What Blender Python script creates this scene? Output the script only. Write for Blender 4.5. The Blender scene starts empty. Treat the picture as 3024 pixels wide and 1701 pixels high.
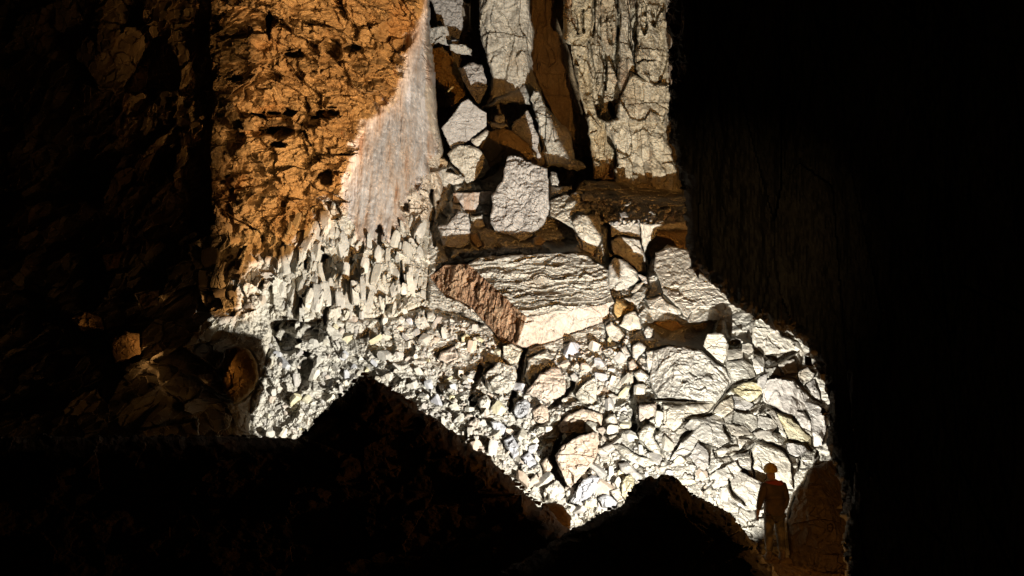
import bpy, math, random
import numpy as np
from mathutils import Vector, Matrix

random.seed(7)
rng = np.random.default_rng(11)
scene = bpy.context.scene
COL = scene.collection

# ------------------------------------------------------------------ camera
FPX = 3650.0            # focal length in photo pixels (3024 wide)
PITCH = math.radians(8.0)
CAMZ = 2.0
cam_d = bpy.data.cameras.new('camera')
cam_d.sensor_width = 36.0
cam_d.lens = 36.0 * FPX / 3024.0
cam_d.clip_start = 0.1
cam_d.clip_end = 500
cam = bpy.data.objects.new('camera', cam_d)
cam.location = (0, 0, CAMZ)
cam.rotation_euler = (math.radians(90) + PITCH, 0, 0)
COL.objects.link(cam)
scene.camera = cam

# ------------------------------------------------------------------ world: a cave, no daylight reaches it
world = bpy.data.worlds.new('World')
scene.world = world
world.use_nodes = True
bg = world.node_tree.nodes.get('Background') or world.node_tree.nodes.new('ShaderNodeBackground')
bg.inputs[0].default_value = (0.5, 0.42, 0.3, 1)
bg.inputs[1].default_value = 0.0

# ------------------------------------------------------------------ lamps
def aim(o, tgt):
    d = Vector(tgt) - o.location
    o.rotation_euler = d.to_track_quat('-Z', 'Y').to_euler()

def lamp(name, kind, loc, color, power, radius=0.05, smooth=0.0, tgt=None, size=None, blend=0.2):
    d = bpy.data.lights.new(name, kind)
    d.color = color
    d.energy = power
    d.shadow_soft_size = radius
    if kind == 'SPOT':
        d.spot_size = math.radians(size)
        d.spot_blend = blend
    if smooth > 0:
        d.use_nodes = True
        nt = d.node_tree
        em = [n for n in nt.nodes if n.type == 'EMISSION'][0]
        fo = nt.nodes.new('ShaderNodeLightFalloff')
        fo.inputs['Strength'].default_value = 1.0
        fo.inputs['Smooth'].default_value = smooth
        nt.links.new(fo.outputs['Quadratic'], em.inputs['Strength'])
    o = bpy.data.objects.new(name, d)
    o.location = loc
    COL.objects.link(o)
    if tgt is not None:
        aim(o, tgt)
    return o

LAMP = Vector((3.05, 22.6, 1.22))           # white floodlamp standing between the right mound and the slope
def aimv(az, el):
    az, el = math.radians(az), math.radians(el)
    return Vector((math.sin(az) * math.cos(el), math.cos(az) * math.cos(el), math.sin(el)))
lamp('white_lamp', 'SPOT', LAMP, (1.0, 0.965, 0.86), 36500, 0.0025, 210.0, LAMP + aimv(-11, 19), 120, 0.25)
AMBER = Vector((9.0, 19.0, 2.2))          # warm lamp behind the dark right wall, aimed at the left wall
lamp('amber_lamp', 'SPOT', AMBER, (1.0, 0.49, 0.155), 42000, 0.01, 300.0, AMBER + aimv(-43, 22), 47, 0.35)
lamp('amber_spill', 'POINT', (5.2, 17.3, 2.9), (1.0, 0.45, 0.10), 240, 0.15, 30.0)
lamp('amber_low', 'POINT', (4.1, 16.6, 0.5), (1.0, 0.45, 0.10), 110, 0.06, 4.0)
lamp('amber_fill', 'SPOT', (5.2, 17.3, 3.2), (1.0, 0.47, 0.12), 7500, 0.08, 300.0, Vector((5.2, 17.3, 3.2)) + aimv(-18, 22), 46, 0.5)
lamp('headlamp', 'SPOT', (0.6, -1.0, 3.2), (1.0, 0.72, 0.35), 480, 0.05, 60.0, (2.55, 15.2, 4.4), 15, 1.0)  # added fill, no actual headlamp there: lifts the dark right wall
lamp('camera_fill', 'POINT', (0.6, -1.0, 3.2), (1.0, 0.72, 0.35), 40, 0.1, 60.0)  # weak fill added at the camera, no known source

vs = scene.view_settings
vs.view_transform = 'Standard'
vs.look = 'None'
vs.exposure = 0.0
vs.gamma = 1.0
try:
    vs.use_curve_mapping = False
except Exception:
    pass

# ------------------------------------------------------------------ geometry helpers
SP, CP = math.sin(PITCH), math.cos(PITCH)

def K(y):
    """the far end of the chamber is not as deep as first surveyed"""
    return np.where(y > 27, 27 + (y - 27) * 0.74, y)

def P(u, v, y):
    """world point on the line of sight of photo pixel (u, v) at distance y (metres north of the camera)"""
    u = np.asarray(u, float); v = np.asarray(v, float); y = K(np.asarray(y, float))
    dx = (u - 1512.0) / FPX
    dy = (850.5 - v) / FPX
    wy = CP - dy * SP
    wz = SP + dy * CP
    t = y / wy
    return np.stack([dx * t, y + 0 * t, CAMZ + wz * t], -1)

def hsh(i, j, k, s):
    with np.errstate(over='ignore'):
        h = (i.astype(np.int64).astype(np.uint32) * np.uint32(374761393)
             + j.astype(np.int64).astype(np.uint32) * np.uint32(668265263)
             + k.astype(np.int64).astype(np.uint32) * np.uint32(2147483647)
             + np.uint32((s * 974634777 + 12345) & 0xffffffff))
        h = (h ^ (h >> np.uint32(13))) * np.uint32(1274126177)
        h = (h ^ (h >> np.uint32(16))) * np.uint32(2246822519)
        h = h ^ (h >> np.uint32(15))
    return h.astype(np.float64) / 4294967295.0

def vnoise(p, s=0):
    f = np.floor(p); t = p - f
    t = t * t * t * (t * (t * 6 - 15) + 10)
    i, j, k = f[..., 0], f[..., 1], f[..., 2]
    r = 0
    for a in (0, 1):
        for b in (0, 1):
            for c in (0, 1):
                w = (t[..., 0] if a else 1 - t[..., 0]) * (t[..., 1] if b else 1 - t[..., 1]) * (t[..., 2] if c else 1 - t[..., 2])
                r = r + w * hsh(i + a, j + b, k + c, s)
    return r * 2 - 1

def fbm(p, n=4, s=0, g=0.5):
    r = 0; a = 1.0; q = np.array(p, float); tot = 0
    for o in range(n):
        r = r + a * vnoise(q, s + o * 17); tot += a
        q = q * 2.03 + 3.7; a *= g
    return r / tot

def facet(p, s=0, tilt=1.1, crack=0.0, off=0.6):
    """broken-rock relief: every cell is a tilted flat facet of its own"""
    p = np.asarray(p, float)
    f = np.floor(p)
    best = np.full(p.shape[:-1], 1e9); sec = best.copy()
    val = np.zeros(p.shape[:-1])
    for a in (-1, 0, 1):
        for b in (-1, 0, 1):
            for c in (-1, 0, 1):
                i, j, k = f[..., 0] + a, f[..., 1] + b, f[..., 2] + c
                ox = i + hsh(i, j, k, s + 1) - p[..., 0]
                oy = j + hsh(i, j, k, s + 2) - p[..., 1]
                oz = k + hsh(i, j, k, s + 3) - p[..., 2]
                d = ox * ox + oy * oy + oz * oz
                h = off * (hsh(i, j, k, s + 4) * 2 - 1) + 1.7 * tilt * ((hsh(i, j, k, s + 5) * 2 - 1) * ox + (hsh(i, j, k, s + 6) * 2 - 1) * oy + (hsh(i, j, k, s + 7) * 2 - 1) * oz)
                m = d < best
                sec = np.where(m, best, np.minimum(sec, d))
                val = np.where(m, h, val)
                best = np.where(m, d, best)
    if crack:
        e = np.sqrt(sec) - np.sqrt(best)
        val = val - crack * np.clip(1 - e / 0.12, 0, 1)
    return val

def grit(p, s=0, n=5):
    return 2.2 * np.abs(fbm(p, n, s, 0.55)) - 0.5

def sst(a, b, x):
    t = np.clip((x - a) / (b - a), 0, 1)
    return t * t * (3 - 2 * t)

def sdf(u, v, poly):
    """signed distance to a polygon, negative inside"""
    poly = np.asarray(poly, float)
    d = np.full(u.shape, 1e18); ins = np.zeros(u.shape, bool)
    n = len(poly)
    for i in range(n):
        a = poly[i]; b = poly[(i + 1) % n]
        ex, ey = b - a
        wx, wy = u - a[0], v - a[1]
        L = ex * ex + ey * ey
        if L < 1e-9:
            continue
        t = np.clip((wx * ex + wy * ey) / L, 0, 1)
        d = np.minimum(d, (wx - ex * t) ** 2 + (wy - ey * t) ** 2)
        if abs(ey) > 1e-12:
            c = (a[1] > v) != (b[1] > v)
            ins ^= c & (u < (b[0] - a[0]) * (v - a[1]) / ey + a[0])
    d = np.sqrt(d)
    return np.where(ins, -d, d)

def mesh_obj(name, verts, faces, mat, parent=None, smooth=False):
    me = bpy.data.meshes.new(name)
    verts = np.asarray(verts, np.float32); faces = np.asarray(faces, np.int32)
    nf, k = faces.shape
    me.vertices.add(len(verts)); me.vertices.foreach_set('co', verts.ravel())
    me.loops.add(nf * k); me.loops.foreach_set('vertex_index', faces.ravel())
    me.polygons.add(nf)
    me.polygons.foreach_set('loop_start', np.arange(0, nf * k, k, dtype=np.int32))
    try:
        me.polygons.foreach_set('loop_total', np.full(nf, k, np.int32))
    except Exception:
        pass
    me.polygons.foreach_set('use_smooth', np.full(nf, smooth, bool))
    me.update(calc_edges=True)
    me.materials.append(mat)
    o = bpy.data.objects.new(name, me)
    COL.objects.link(o)
    if parent is not None:
        o.parent = parent
    return o

def tag(o, label=None, cat=None, group=None, kind=None):
    if label: o['label'] = label
    if cat: o['category'] = cat
    if group: o['group'] = group
    if kind: o['kind'] = kind
    return o

def centre(o, c=None):
    """move the mesh so that the object's origin sits at its own base"""
    me = o.data
    co = np.empty(len(me.vertices) * 3, np.float32); me.vertices.foreach_get('co', co)
    co = co.reshape(-1, 3)
    if c is None:
        c = np.array([co[:, 0].mean(), co[:, 1].mean(), co[:, 2].min()])
    me.vertices.foreach_set('co', (co - c).astype(np.float32).ravel())
    o.location = tuple(float(x) for x in c)
    me.update()
    return o

def grid_faces(mask, ny, nx):
    idx = np.full(ny * nx, -1, np.int64)
    m = mask.ravel()
    idx[m] = np.arange(m.sum())
    g = np.arange(ny * nx).reshape(ny, nx)
    q = np.stack([g[:-1, :-1], g[1:, :-1], g[1:, 1:], g[:-1, 1:]], -1).reshape(-1, 4)
    ok = m[q].all(1)
    return idx, q[ok]

# ------------------------------------------------------------------ materials
def new_mat(name):
    m = bpy.data.materials.new(name); m.use_nodes = True
    nt = m.node_tree
    return m, nt, nt.nodes['Principled BSDF']

def rock_mat(name, cols, stretch=(1, 1, 1), scale=1.0, rough=0.9, bump=0.55, fine=1.0, spots=None, rnd=0.12, streak=None, bdist=0.06):
    m, nt, bs = new_mat(name)
    N, L = nt.nodes, nt.links
    tc = N.new('ShaderNodeNewGeometry')
    mp = N.new('ShaderNodeMapping'); mp.inputs['Scale'].default_value = stretch
    L.new(tc.outputs['Position'], mp.inputs['Vector'])
    n1 = N.new('ShaderNodeTexNoise'); n1.inputs['Scale'].default_value = 0.9 * scale; n1.inputs['Detail'].default_value = 8; n1.inputs['Roughness'].default_value = 0.65
    L.new(mp.outputs[0], n1.inputs['Vector'])
    cr = N.new('ShaderNodeValToRGB')
    el = cr.color_ramp.elements
    pos = np.linspace(0.3, 0.7, len(cols))
    el[0].position = pos[0]; el[0].color = (*cols[0], 1)
    el[1].position = pos[-1]; el[1].color = (*cols[-1], 1)
    for p_, c_ in zip(pos[1:-1], cols[1:-1]):
        e = el.new(p_); e.color = (*c_, 1)
    L.new(n1.outputs['Fac'], cr.inputs['Fac'])
    col = cr.outputs['Color']
    # fine grain
    n2 = N.new('ShaderNodeTexNoise'); n2.inputs['Scale'].default_value = 11 * fine; n2.inputs['Detail'].default_value = 7; n2.inputs['Roughness'].default_value = 0.7
    L.new(mp.outputs[0], n2.inputs['Vector'])
    mr = N.new('ShaderNodeMapRange'); mr.inputs['From Min'].default_value = 0.3; mr.inputs['From Max'].default_value = 0.7
    mr.inputs['To Min'].default_value = 0.72; mr.inputs['To Max'].default_value = 1.12
    L.new(n2.outputs['Fac'], mr.inputs['Value'])
    mx = N.new('ShaderNodeMix'); mx.data_type = 'RGBA'; mx.blend_type = 'MULTIPLY'; mx.inputs['Factor'].default_value = 1
    L.new(col, mx.inputs[6]); L.new(mr.outputs[0], mx.inputs[7])
    col = mx.outputs[2]
    if spots:
        n3 = N.new('ShaderNodeTexNoise'); n3.inputs['Scale'].default_value = spots[1]; n3.inputs['Detail'].default_value = 5
        L.new(mp.outputs[0], n3.inputs['Vector'])
        m3 = N.new('ShaderNodeMapRange'); m3.inputs['From Min'].default_value = spots[2]; m3.inputs['From Max'].default_value = spots[2] + 0.09
        L.new(n3.outputs['Fac'], m3.inputs['Value'])
        x3 = N.new('ShaderNodeMix'); x3.data_type = 'RGBA'; x3.inputs[7].default_value = (*spots[0], 1)
        mm = N.new('ShaderNodeMath'); mm.operation = 'MULTIPLY'; mm.inputs[1].default_value = spots[3]
        L.new(m3.outputs[0], mm.inputs[0]); L.new(mm.outputs[0], x3.inputs['Factor']); L.new(col, x3.inputs[6])
        col = x3.outputs[2]
    # every rock a little different
    oi = N.new('ShaderNodeObjectInfo')
    hr = N.new('ShaderNodeMapRange'); hr.inputs['To Min'].default_value = 1 - rnd; hr.inputs['To Max'].default_value = 1 + rnd
    L.new(oi.outputs['Random'], hr.inputs['Value'])
    hv = N.new('ShaderNodeHueSaturation')
    L.new(hr.outputs[0], hv.inputs['Value']); L.new(col, hv.inputs['Color'])
    sr = N.new('ShaderNodeMath'); sr.operation = 'MULTIPLY_ADD'; sr.inputs[1].default_value = 0.5; sr.inputs[2].default_value = 0.75
    L.new(oi.outputs['Random'], sr.inputs[0]); L.new(sr.outputs[0], hv.inputs['Saturation'])
    L.new(hv.outputs[0], bs.inputs['Base Color'])
    bs.inputs['Roughness'].default_value = rough
    bs.inputs['Specular IOR Level'].default_value = 0.25
    n4 = N.new('ShaderNodeTexNoise'); n4.inputs['Scale'].default_value = 6 * fine; n4.inputs['Detail'].default_value = 9; n4.inputs['Roughness'].default_value = 0.68
    L.new(mp.outputs[0], n4.inputs['Vector'])
    b1 = N.new('ShaderNodeBump'); b1.inputs['Strength'].default_value = bump; b1.inputs['Distance'].default_value = bdist
    L.new(n4.outputs['Fac'], b1.inputs['Height'])
    vo = N.new('ShaderNodeTexVoronoi'); vo.inputs['Scale'].default_value = 5 * fine
    L.new(mp.outputs[0], vo.inputs['Vector'])
    b2 = N.new('ShaderNodeBump'); b2.inputs['Strength'].default_value = bump * 0.2; b2.inputs['Distance'].default_value = bdist
    L.new(vo.outputs['Distance'], b2.inputs['Height']); L.new(b1.outputs[0], b2.inputs['Normal'])
    L.new(b2.outputs[0], bs.inputs['Normal'])
    return m

M = {}
M['lime'] = rock_mat('limestone', [(0.40, 0.37, 0.32), (0.50, 0.47, 0.41), (0.58, 0.55, 0.49)], spots=((0.34, 0.25, 0.16), 0.7, 0.6, 0.35))
M['wall'] = rock_mat('wall_limestone', [(0.38, 0.31, 0.24), (0.48, 0.42, 0.35), (0.55, 0.50, 0.43)], stretch=(1, 1, 0.6), spots=((0.40, 0.26, 0.15), 0.8, 0.56, 0.4))
M['flow'] = rock_mat('flowstone', [(0.28, 0.16, 0.10), (0.43, 0.35, 0.29), (0.42, 0.39, 0.37), (0.60, 0.56, 0.52)], stretch=(1.8, 0.25, 0.22), scale=2.2, bump=0.3, spots=((0.66, 0.62, 0.62), 2.0, 0.62, 0.7))
M['pale'] = rock_mat('pale_limestone', [(0.46, 0.43, 0.38), (0.54, 0.50, 0.44), (0.60, 0.57, 0.49)], bump=0.28)
M['grey'] = rock_mat('grey_limestone', [(0.36, 0.33, 0.31), (0.44, 0.41, 0.38), (0.50, 0.47, 0.44)], bump=0.25)
M['pink'] = rock_mat('pinkish_limestone', [(0.42, 0.32, 0.25), (0.50, 0.42, 0.35), (0.55, 0.48, 0.42)], bump=0.3)
M['bluish'] = rock_mat('bluish_limestone', [(0.36, 0.36, 0.40), (0.45, 0.45, 0.48), (0.56, 0.56, 0.57)], bump=0.3)
M['yellow'] = rock_mat('yellowish_limestone', [(0.48, 0.42, 0.26), (0.55, 0.50, 0.36), (0.60, 0.57, 0.45)], bump=0.3)
M['brown'] = rock_mat('streaked_brown_rock', [(0.16, 0.08, 0.04), (0.30, 0.17, 0.09), (0.44, 0.30, 0.18)], stretch=(1.5, 1.5, 0.4), scale=1.8, bump=0.4)  # dark brown with upright streaks, laid on the great slab's left face
M['ochre'] = rock_mat('ochre_rock', [(0.30, 0.19, 0.08), (0.38, 0.26, 0.13), (0.45, 0.34, 0.2)], bump=0.35)
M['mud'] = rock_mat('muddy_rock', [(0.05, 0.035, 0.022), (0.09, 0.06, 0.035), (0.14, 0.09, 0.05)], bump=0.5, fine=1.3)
M['shade_brown'] = rock_mat('shade_toned_rock', [(0.14, 0.10, 0.065), (0.20, 0.15, 0.10), (0.27, 0.21, 0.15)], bump=0.5)  # darker tone puts the brown shade of one boulder into its colour
M['cream'] = rock_mat('cream_limestone', [(0.40, 0.31, 0.19), (0.53, 0.46, 0.33), (0.60, 0.54, 0.42)], stretch=(1, 1, 0.5), bump=0.4, spots=((0.36, 0.20, 0.09), 1.1, 0.58, 0.6))
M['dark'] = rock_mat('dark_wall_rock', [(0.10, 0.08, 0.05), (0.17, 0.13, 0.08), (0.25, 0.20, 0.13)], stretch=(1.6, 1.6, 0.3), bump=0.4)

# ------------------------------------------------------------------ lie of the land: distance of wall and slope seen along each line of sight
CT = np.array([
    (1700, 1520, 27), (1480, 1380, 28.4), (1250, 1200, 31), (900, 1150, 32.3), (750, 1260, 31.8), (1900, 1400, 27.4), (2100, 1480, 25.8),
    (2280, 1660, 24.2), (2480, 1650, 24.0), (2440, 1300, 27), (2440, 1150, 28.4), (2380, 1030, 30), (2200, 1200, 29), (2000, 1250, 29.5),
    (2150, 950, 32.5), (1700, 1250, 30.5), (1500, 1150, 32), (1300, 1100, 32.8), (1100, 1000, 33.8), (1550, 1000, 34.7), (1400, 900, 36),
    (1300, 800, 37.6), (1900, 850, 36), (1750, 1000, 34), (2020, 700, 38.6), (1950, 600, 42), (1700, 600, 41.5), (1550, 720, 39.6),
    (1350, 600, 41.5), (1400, 450, 44), (1600, 480, 45),
    (900, 600, 36.5), (900, 900, 34.2), (1100, 800, 35.6), (650, 300, 37), (650, -100, 38.8), (650, 600, 35.8), (1000, 300, 38.8),
    (1000, -100, 40.5), (1240, -100, 43), (1270, 300, 41.6), (1260, 500, 40.2), (1200, 620, 38.6), (1250, 900, 35.4), (700, 900, 33.4),
    (640, 1100, 31.6), (450, 300, 39.4), (450, 600, 37), (300, 500, 39.5), (500, 850, 34.6), (300, 800, 37), (100, 300, 42), (100, 800, 38),
    (350, 1000, 33.4), (100, 1000, 35), (640, 1260, 30), (-150, 300, 43), (-150, 1200, 33), (2560, 1100, 28), (2560, 1750, 23), (1500, 1750, 25), (300, 1300, 30),
    (2150, 600, 40)], float)

def tps_fit(c):
    n = len(c); x = c[:, :2] / 1000.0
    r2 = ((x[:, None] - x[None]) ** 2).sum(-1)
    K = np.where(r2 > 0, 0.5 * r2 * np.log(np.maximum(r2, 1e-12)), 0) + 0.004 * np.eye(n)
    Pm = np.hstack([np.ones((n, 1)), x])
    A = np.zeros((n + 3, n + 3)); A[:n, :n] = K; A[:n, n:] = Pm; A[n:, :n] = Pm.T
    return x, np.linalg.solve(A, np.concatenate([c[:, 2], np.zeros(3)]))

TX, TW = tps_fit(CT)

def Y0(u, v):
    u = np.asarray(u, float) / 1000.0; v = np.asarray(v, float) / 1000.0
    r = TW[-3] + TW[-2] * u + TW[-1] * v
    for (a, b), w in zip(TX, TW):
        r2 = (u - a) ** 2 + (v - b) ** 2
        r = r + w * 0.5 * r2 * np.log(np.maximum(r2, 1e-12))
    return r

def k1(pts): return [(1240 + x / 2.898, 240 + y / 2.898) for x, y in pts]
def k2(pts): return [(1640 + x / 2.898, 440 + y / 2.898) for x, y in pts]
def k3(pts): return [(1240 + x / 2.415, 700 + y / 2.415) for x, y in pts]
def k4(pts): return [(1540 + x / 2.898, 1000 + y / 2.898) for x, y in pts]
def k5(pts): return [(1900 + x / 2.5875, 850 + y / 2.5875) for x, y in pts]
def k6(pts): return [(1200 + x / 2.415, y / 2.415) for x, y in pts]          # upper alcove
def k7(pts): return [(1150 + x / 1.932, 850 + y / 1.932) for x, y in pts]
def k8(pts): return [(550 + x / 2.4147, y / 2.4147) for x, y in pts]         # ochre wall

FLOW = [(1240, -160), (1262, -160), (1262, 60), (1275, 240), (1292, 400), (1272, 500), (1205, 590), (1165, 710), (1060, 725), (1010, 620), (1020, 500), (1045, 400), (1085, 330), (1165, 290), (1190, 170), (1240, 20)]
POCKETS = [(630, 805, 120, 42), (1020, 805, 95, 36), (560, 925, 70, 24), (715, 930, 80, 45), (1040, 350, 55, 75), (1190, 340, 60, 32), (770, 390, 70, 26), (350, 560, 60, 16), (690, 1030, 60, 18), (990, 1270, 45, 50), (590, 190, 16, 90)]
DARKS = [(965, 800, 20, 55), (878, 895, 26, 36), (1120, 690, 10, 50), (840, 962, 45, 18), (840, 1005, 40, 40), (930, 990, 40, 22), (905, 1085, 26, 40),
         (905, 770, 8, 30), (1190, 830, 14, 60), (1200, 610, 20, 16), (1030, 770, 12, 22), (960, 940, 14, 40)]

def wall_relief(W, U, V):
    """relief in metres towards the viewer, blended between the kinds of rock"""
    warp = np.stack([fbm(W * 0.8, 3, 5), fbm(W * 0.8, 3, 9), fbm(W * 0.8, 3, 13)], -1)
    Wd = W + 0.35 * warp
    s1 = np.array([1 / 2.2, 1 / 2.2, 1 / 1.5]); s2 = np.array([1 / 0.7, 1 / 0.7, 1 / 0.6])
    och = 0.58 * facet(Wd * s1, 21, 1.2) + 0.32 * facet(Wd * s2, 31, 1.5, 0, 0.35) + 0.12 * facet(Wd / 0.26, 41, 1.5, 0, 0.25) + 0.03 * fbm(W * 9, 3, 3)
    och = 0.9 * och + 0.36 * grit(Wd * np.array([0.9, 0.9, 1.3]), 70) + 0.13 * grit(W * np.array([3.2, 3.2, 4]), 73)
    och = och + 0.06 * np.abs(fbm(W * np.array([0.8, 0.8, 3.2]), 4, 77))
    Wc = W + 0.10 * warp
    cur = 0.25 * facet(Wc * np.array([1 / 0.6, 1 / 0.7, 1 / 2.6]), 51, 1.0) + 0.38 * facet(Wc * np.array([1 / 0.34, 1 / 0.5, 1 / 1.5]), 61, 0.9) + 0.07 * facet(Wc / np.array([0.15, 0.2, 0.5]), 71, 1.1)
    cur = cur + 0.08 * grit(W * np.array([4, 4, 1.0]), 76)
    rub = 0.12 * grit(W * 3.2, 79) + 0.20 * facet(Wd / 1.0, 81, 1.2) + 0.07 * facet(Wd / 0.4, 91, 1.3) + 0.035 * facet(Wd / 0.17, 101, 1.4) + 0.05 * grit(W * 9, 83, 3)
    flo = 1.5 * 0.16 * fbm(W * np.array([1.2, 0.6, 0.25]), 3, 111) + 0.2 * fbm(W * np.array([5, 1.0, 0.5]), 5, 121, 0.65) + 0.06 * grit(W * np.array([3, 1, 1.4]), 123) + 0.02 * fbm(W * 8, 2, 4)
    drk = 0.9 * facet(Wd / 1.9, 131) + 0.4 * facet(Wd / 0.8, 141) + 0.1 * facet(Wd / 0.3, 151)
    bank = 0.12 * grit(W * 2.5, 80) + 0.12 * facet(Wd / 0.9, 161) + 0.06 * facet(Wd / 0.35, 171, 1.3) + 0.02 * facet(Wd / 0.14, 173)
    jn = 40 * fbm(W * 0.6, 3, 200) + 14 * fbm(W * 2.5, 2, 210)
    wf = 1 - sst(-22, 12, sdf(U, V, FLOW) + 0.6 * jn)
    low = sst(620, 760, V + 0.12 * (U - 700) + jn)        # curtain takes over from the ochre wall
    base = sst(860, 1030, V - 0.02 * (U - 900) + 3.5 * jn)       # rubble takes over from the curtain
    rgt = sst(1235, 1290, U + 0.4 * jn)
    lft = 1 - sst(560, 640, U + 0.7 * jn - 0.10 * (V - 300))
    d = och * (1 - low) + cur * low
    d = d * (1 - np.maximum(base, rgt)) + rub * np.maximum(base, rgt)
    bk = sst(1940, 2060, U + 0.15 * (V - 1000))
    d = d * (1 - bk) + bank * bk
    d = d * (1 - lft) + drk * lft
    d = d * (1 - wf) + flo * wf
    # the left flank recedes past the corner of the ochre wall
    corner = 1 - sst(602, 628, U + 0.25 * jn + 6 * np.sin(V / 60.0) - 0.0 * V)
    d = d - 1.5 * corner * (1 - sst(560, 800, V))
    # pockets and clefts
    pn = 0.45 * facet(W / np.array([0.5, 0.5, 0.4]), 231, 1.0) + fbm(W * np.array([1.3, 1.3, 1.6]), 4, 230)
    for (x, y, a, b) in POCKETS:
        x, y, a, b = 550 + x / 2.4147, y / 2.4147, a / 2.4147, b / 2.4147
        e = np.sqrt(((U - x) / a) ** 2 + ((V - y) / b) ** 2) + 0.9 * pn
        d = d - 1.9 * (1 - sst(0.7, 1.0, e))
    for (x, y, a, b) in DARKS:
        e = np.sqrt(((U - x) / a) ** 2 + ((V - y) / b) ** 2) + 0.8 * pn
        d = d - 1.1 * (1 - sst(0.65, 1.0, e))
    return d

# cave floor under everything
fx = np.linspace(-60, 60, 120); fy = np.linspace(-12, 90, 130)
FX, FY = np.meshgrid(fx, fy)
fl = np.stack([FX, FY, -0.45 + 0.25 * fbm(np.stack([FX * 0.3, FY * 0.3, 0 * FX], -1), 4, 7)], -1)
_, q = grid_faces(np.ones(FX.shape, bool), *FX.shape)
tag(mesh_obj('cave_floor', fl.reshape(-1, 3), q[:, ::-1], M['mud'], smooth=True), kind='structure')

CLEFTS = [([(1549, 1010), (1545, 1060), (1535, 1120), (1515, 1170), (1500, 1215)], 11, 1.3), ([(1700, 1125), (1685, 1150), (1650, 1190), (1625, 1210)], 13, 1.3),
          ([(1868, 1090), (1875, 1120), (1866, 1175), (1872, 1230), (1880, 1300)], 10, 1.2), ([(1655, 1290), (1638, 1330), (1640, 1390), (1668, 1440)], 12, 1.1),
          ([(1420, 1070), (1405, 1110), (1395, 1150)], 12, 1.0), ([(1480, 1050), (1475, 1120), (1490, 1150)], 8, 0.9), ([(1280, 560), (1276, 640), (1282, 720)], 12, 1.6),
          ([(1590, 690), (1660, 690), (1715, 700)], 46, 2.4), ([(1600, 690), (1640, 665)], 40, 2.4), ([(1920, 960), (2000, 985), (2070, 990), (2110, 960)], 36, 2.2), ([(1240, 905), (1330, 925), (1420, 960)], 9, 0.7),
          ([(1330, 500), (1320, 560), (1300, 700), (1330, 760)], 22, 1.2), ([(1285, 1140), (1300, 1165)], 12, 0.9), ([(1395, 1165), (1400, 1200)], 14, 1.0), ([(1930, 1185), (1945, 1270)], 9, 0.9)]
def cleft_d(U, V):
    r = 0 * U
    for pts_, w_, dep in CLEFTS:
        d = np.full(U.shape, 1e9)
        m_ = len(pts_) - 1
        for i_, ((ax, ay), (bx, by)) in enumerate(zip(pts_[:-1], pts_[1:])):
            ex, ey = bx - ax, by - ay
            t = np.clip(((U - ax) * ex + (V - ay) * ey) / (ex * ex + ey * ey), 0, 1)
            f_ = 0.25 + 0.8 * np.sqrt(np.clip(np.sin(np.pi * (i_ + t) / m_), 0, 1))
            d = np.minimum(d, np.hypot(U - ax - ex * t, V - ay - ey * t) / f_)
        r = np.maximum(r, dep * (1 - sst(w_ * 0.6, w_ * 1.15, d)))
    return r
CRACKS = [(k5(p_), w_, d_) for p_, w_, d_ in [
    ([(740, 1245), (790, 1200), (850, 1160), (920, 1180), (1000, 1200), (1070, 1240), (1110, 1310)], 8, 0.8), ([(820, 1250), (830, 1330), (845, 1440)], 3.5, 0.6),
    ([(885, 950), (930, 890), (1000, 920), (1060, 960), (1130, 980), (1180, 1040)], 7, 0.8), ([(960, 690), (1050, 680), (1150, 700), (1220, 770), (1300, 850), (1360, 880)], 5, 0.7),
    ([(620, 800), (680, 740), (760, 715), (840, 690)], 6, 0.8), ([(690, 930), (780, 950), (850, 930), (900, 870), (905, 820)], 6, 0.7), ([(40, 858), (150, 855), (280, 855), (410, 858)], 5, 0.9),
    ([(300, 1020), (380, 985), (450, 985), (540, 950)], 7, 0.8), ([(120, 900), (115, 1000), (110, 1060)], 9, 0.9), ([(1070, 1180), (1150, 1170), (1240, 1185), (1270, 1240), (1300, 1250)], 6, 0.7),
    ([(620, 1040), (630, 1100), (690, 1190)], 4.5, 0.6), ([(600, 1300), (690, 1250), (750, 1240)], 5, 0.6), ([(850, 500), (880, 480), (915, 520)], 14, 1.0), ([(940, 520), (1030, 560), (1100, 510), (1175, 490)], 8, 0.9),
    ([(650, 415), (740, 420)], 13, 1.0), ([(290, 1180), (340, 1110), (380, 1090)], 6, 0.7), ([(1200, 1300), (1190, 1400)], 4, 0.6), ([(1310, 1300), (1330, 1240)], 5, 0.6), ([(1180, 940), (1230, 945), (1275, 1010)], 4, 0.5)]]
CRACKS += [([(1595 + x / 2.0434, 974 + y / 2.0434) for x, y in p_], w_, d_) for p_, w_, d_ in [([(1140, 900), (1150, 970), (1190, 1020), (1240, 1060)], 7, 0.8), ([(980, 970), (1050, 910)], 6, 0.7), ([(850, 660), (900, 610)], 8, 0.8), ([(960, 830), (920, 900), (880, 930)], 4, 0.6), ([(1045, 720), (1060, 770)], 4, 0.6)]]
CRACKS += [(k4([(1000, 715), (960, 790), (980, 870), (1090, 960), (1200, 1040)]), 6, 0.8)]
def crack_d(U, V):
    global CLEFTS
    keep_ = CLEFTS; CLEFTS = CRACKS
    r = cleft_d(U, V)
    CLEFTS = keep_
    return r
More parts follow.
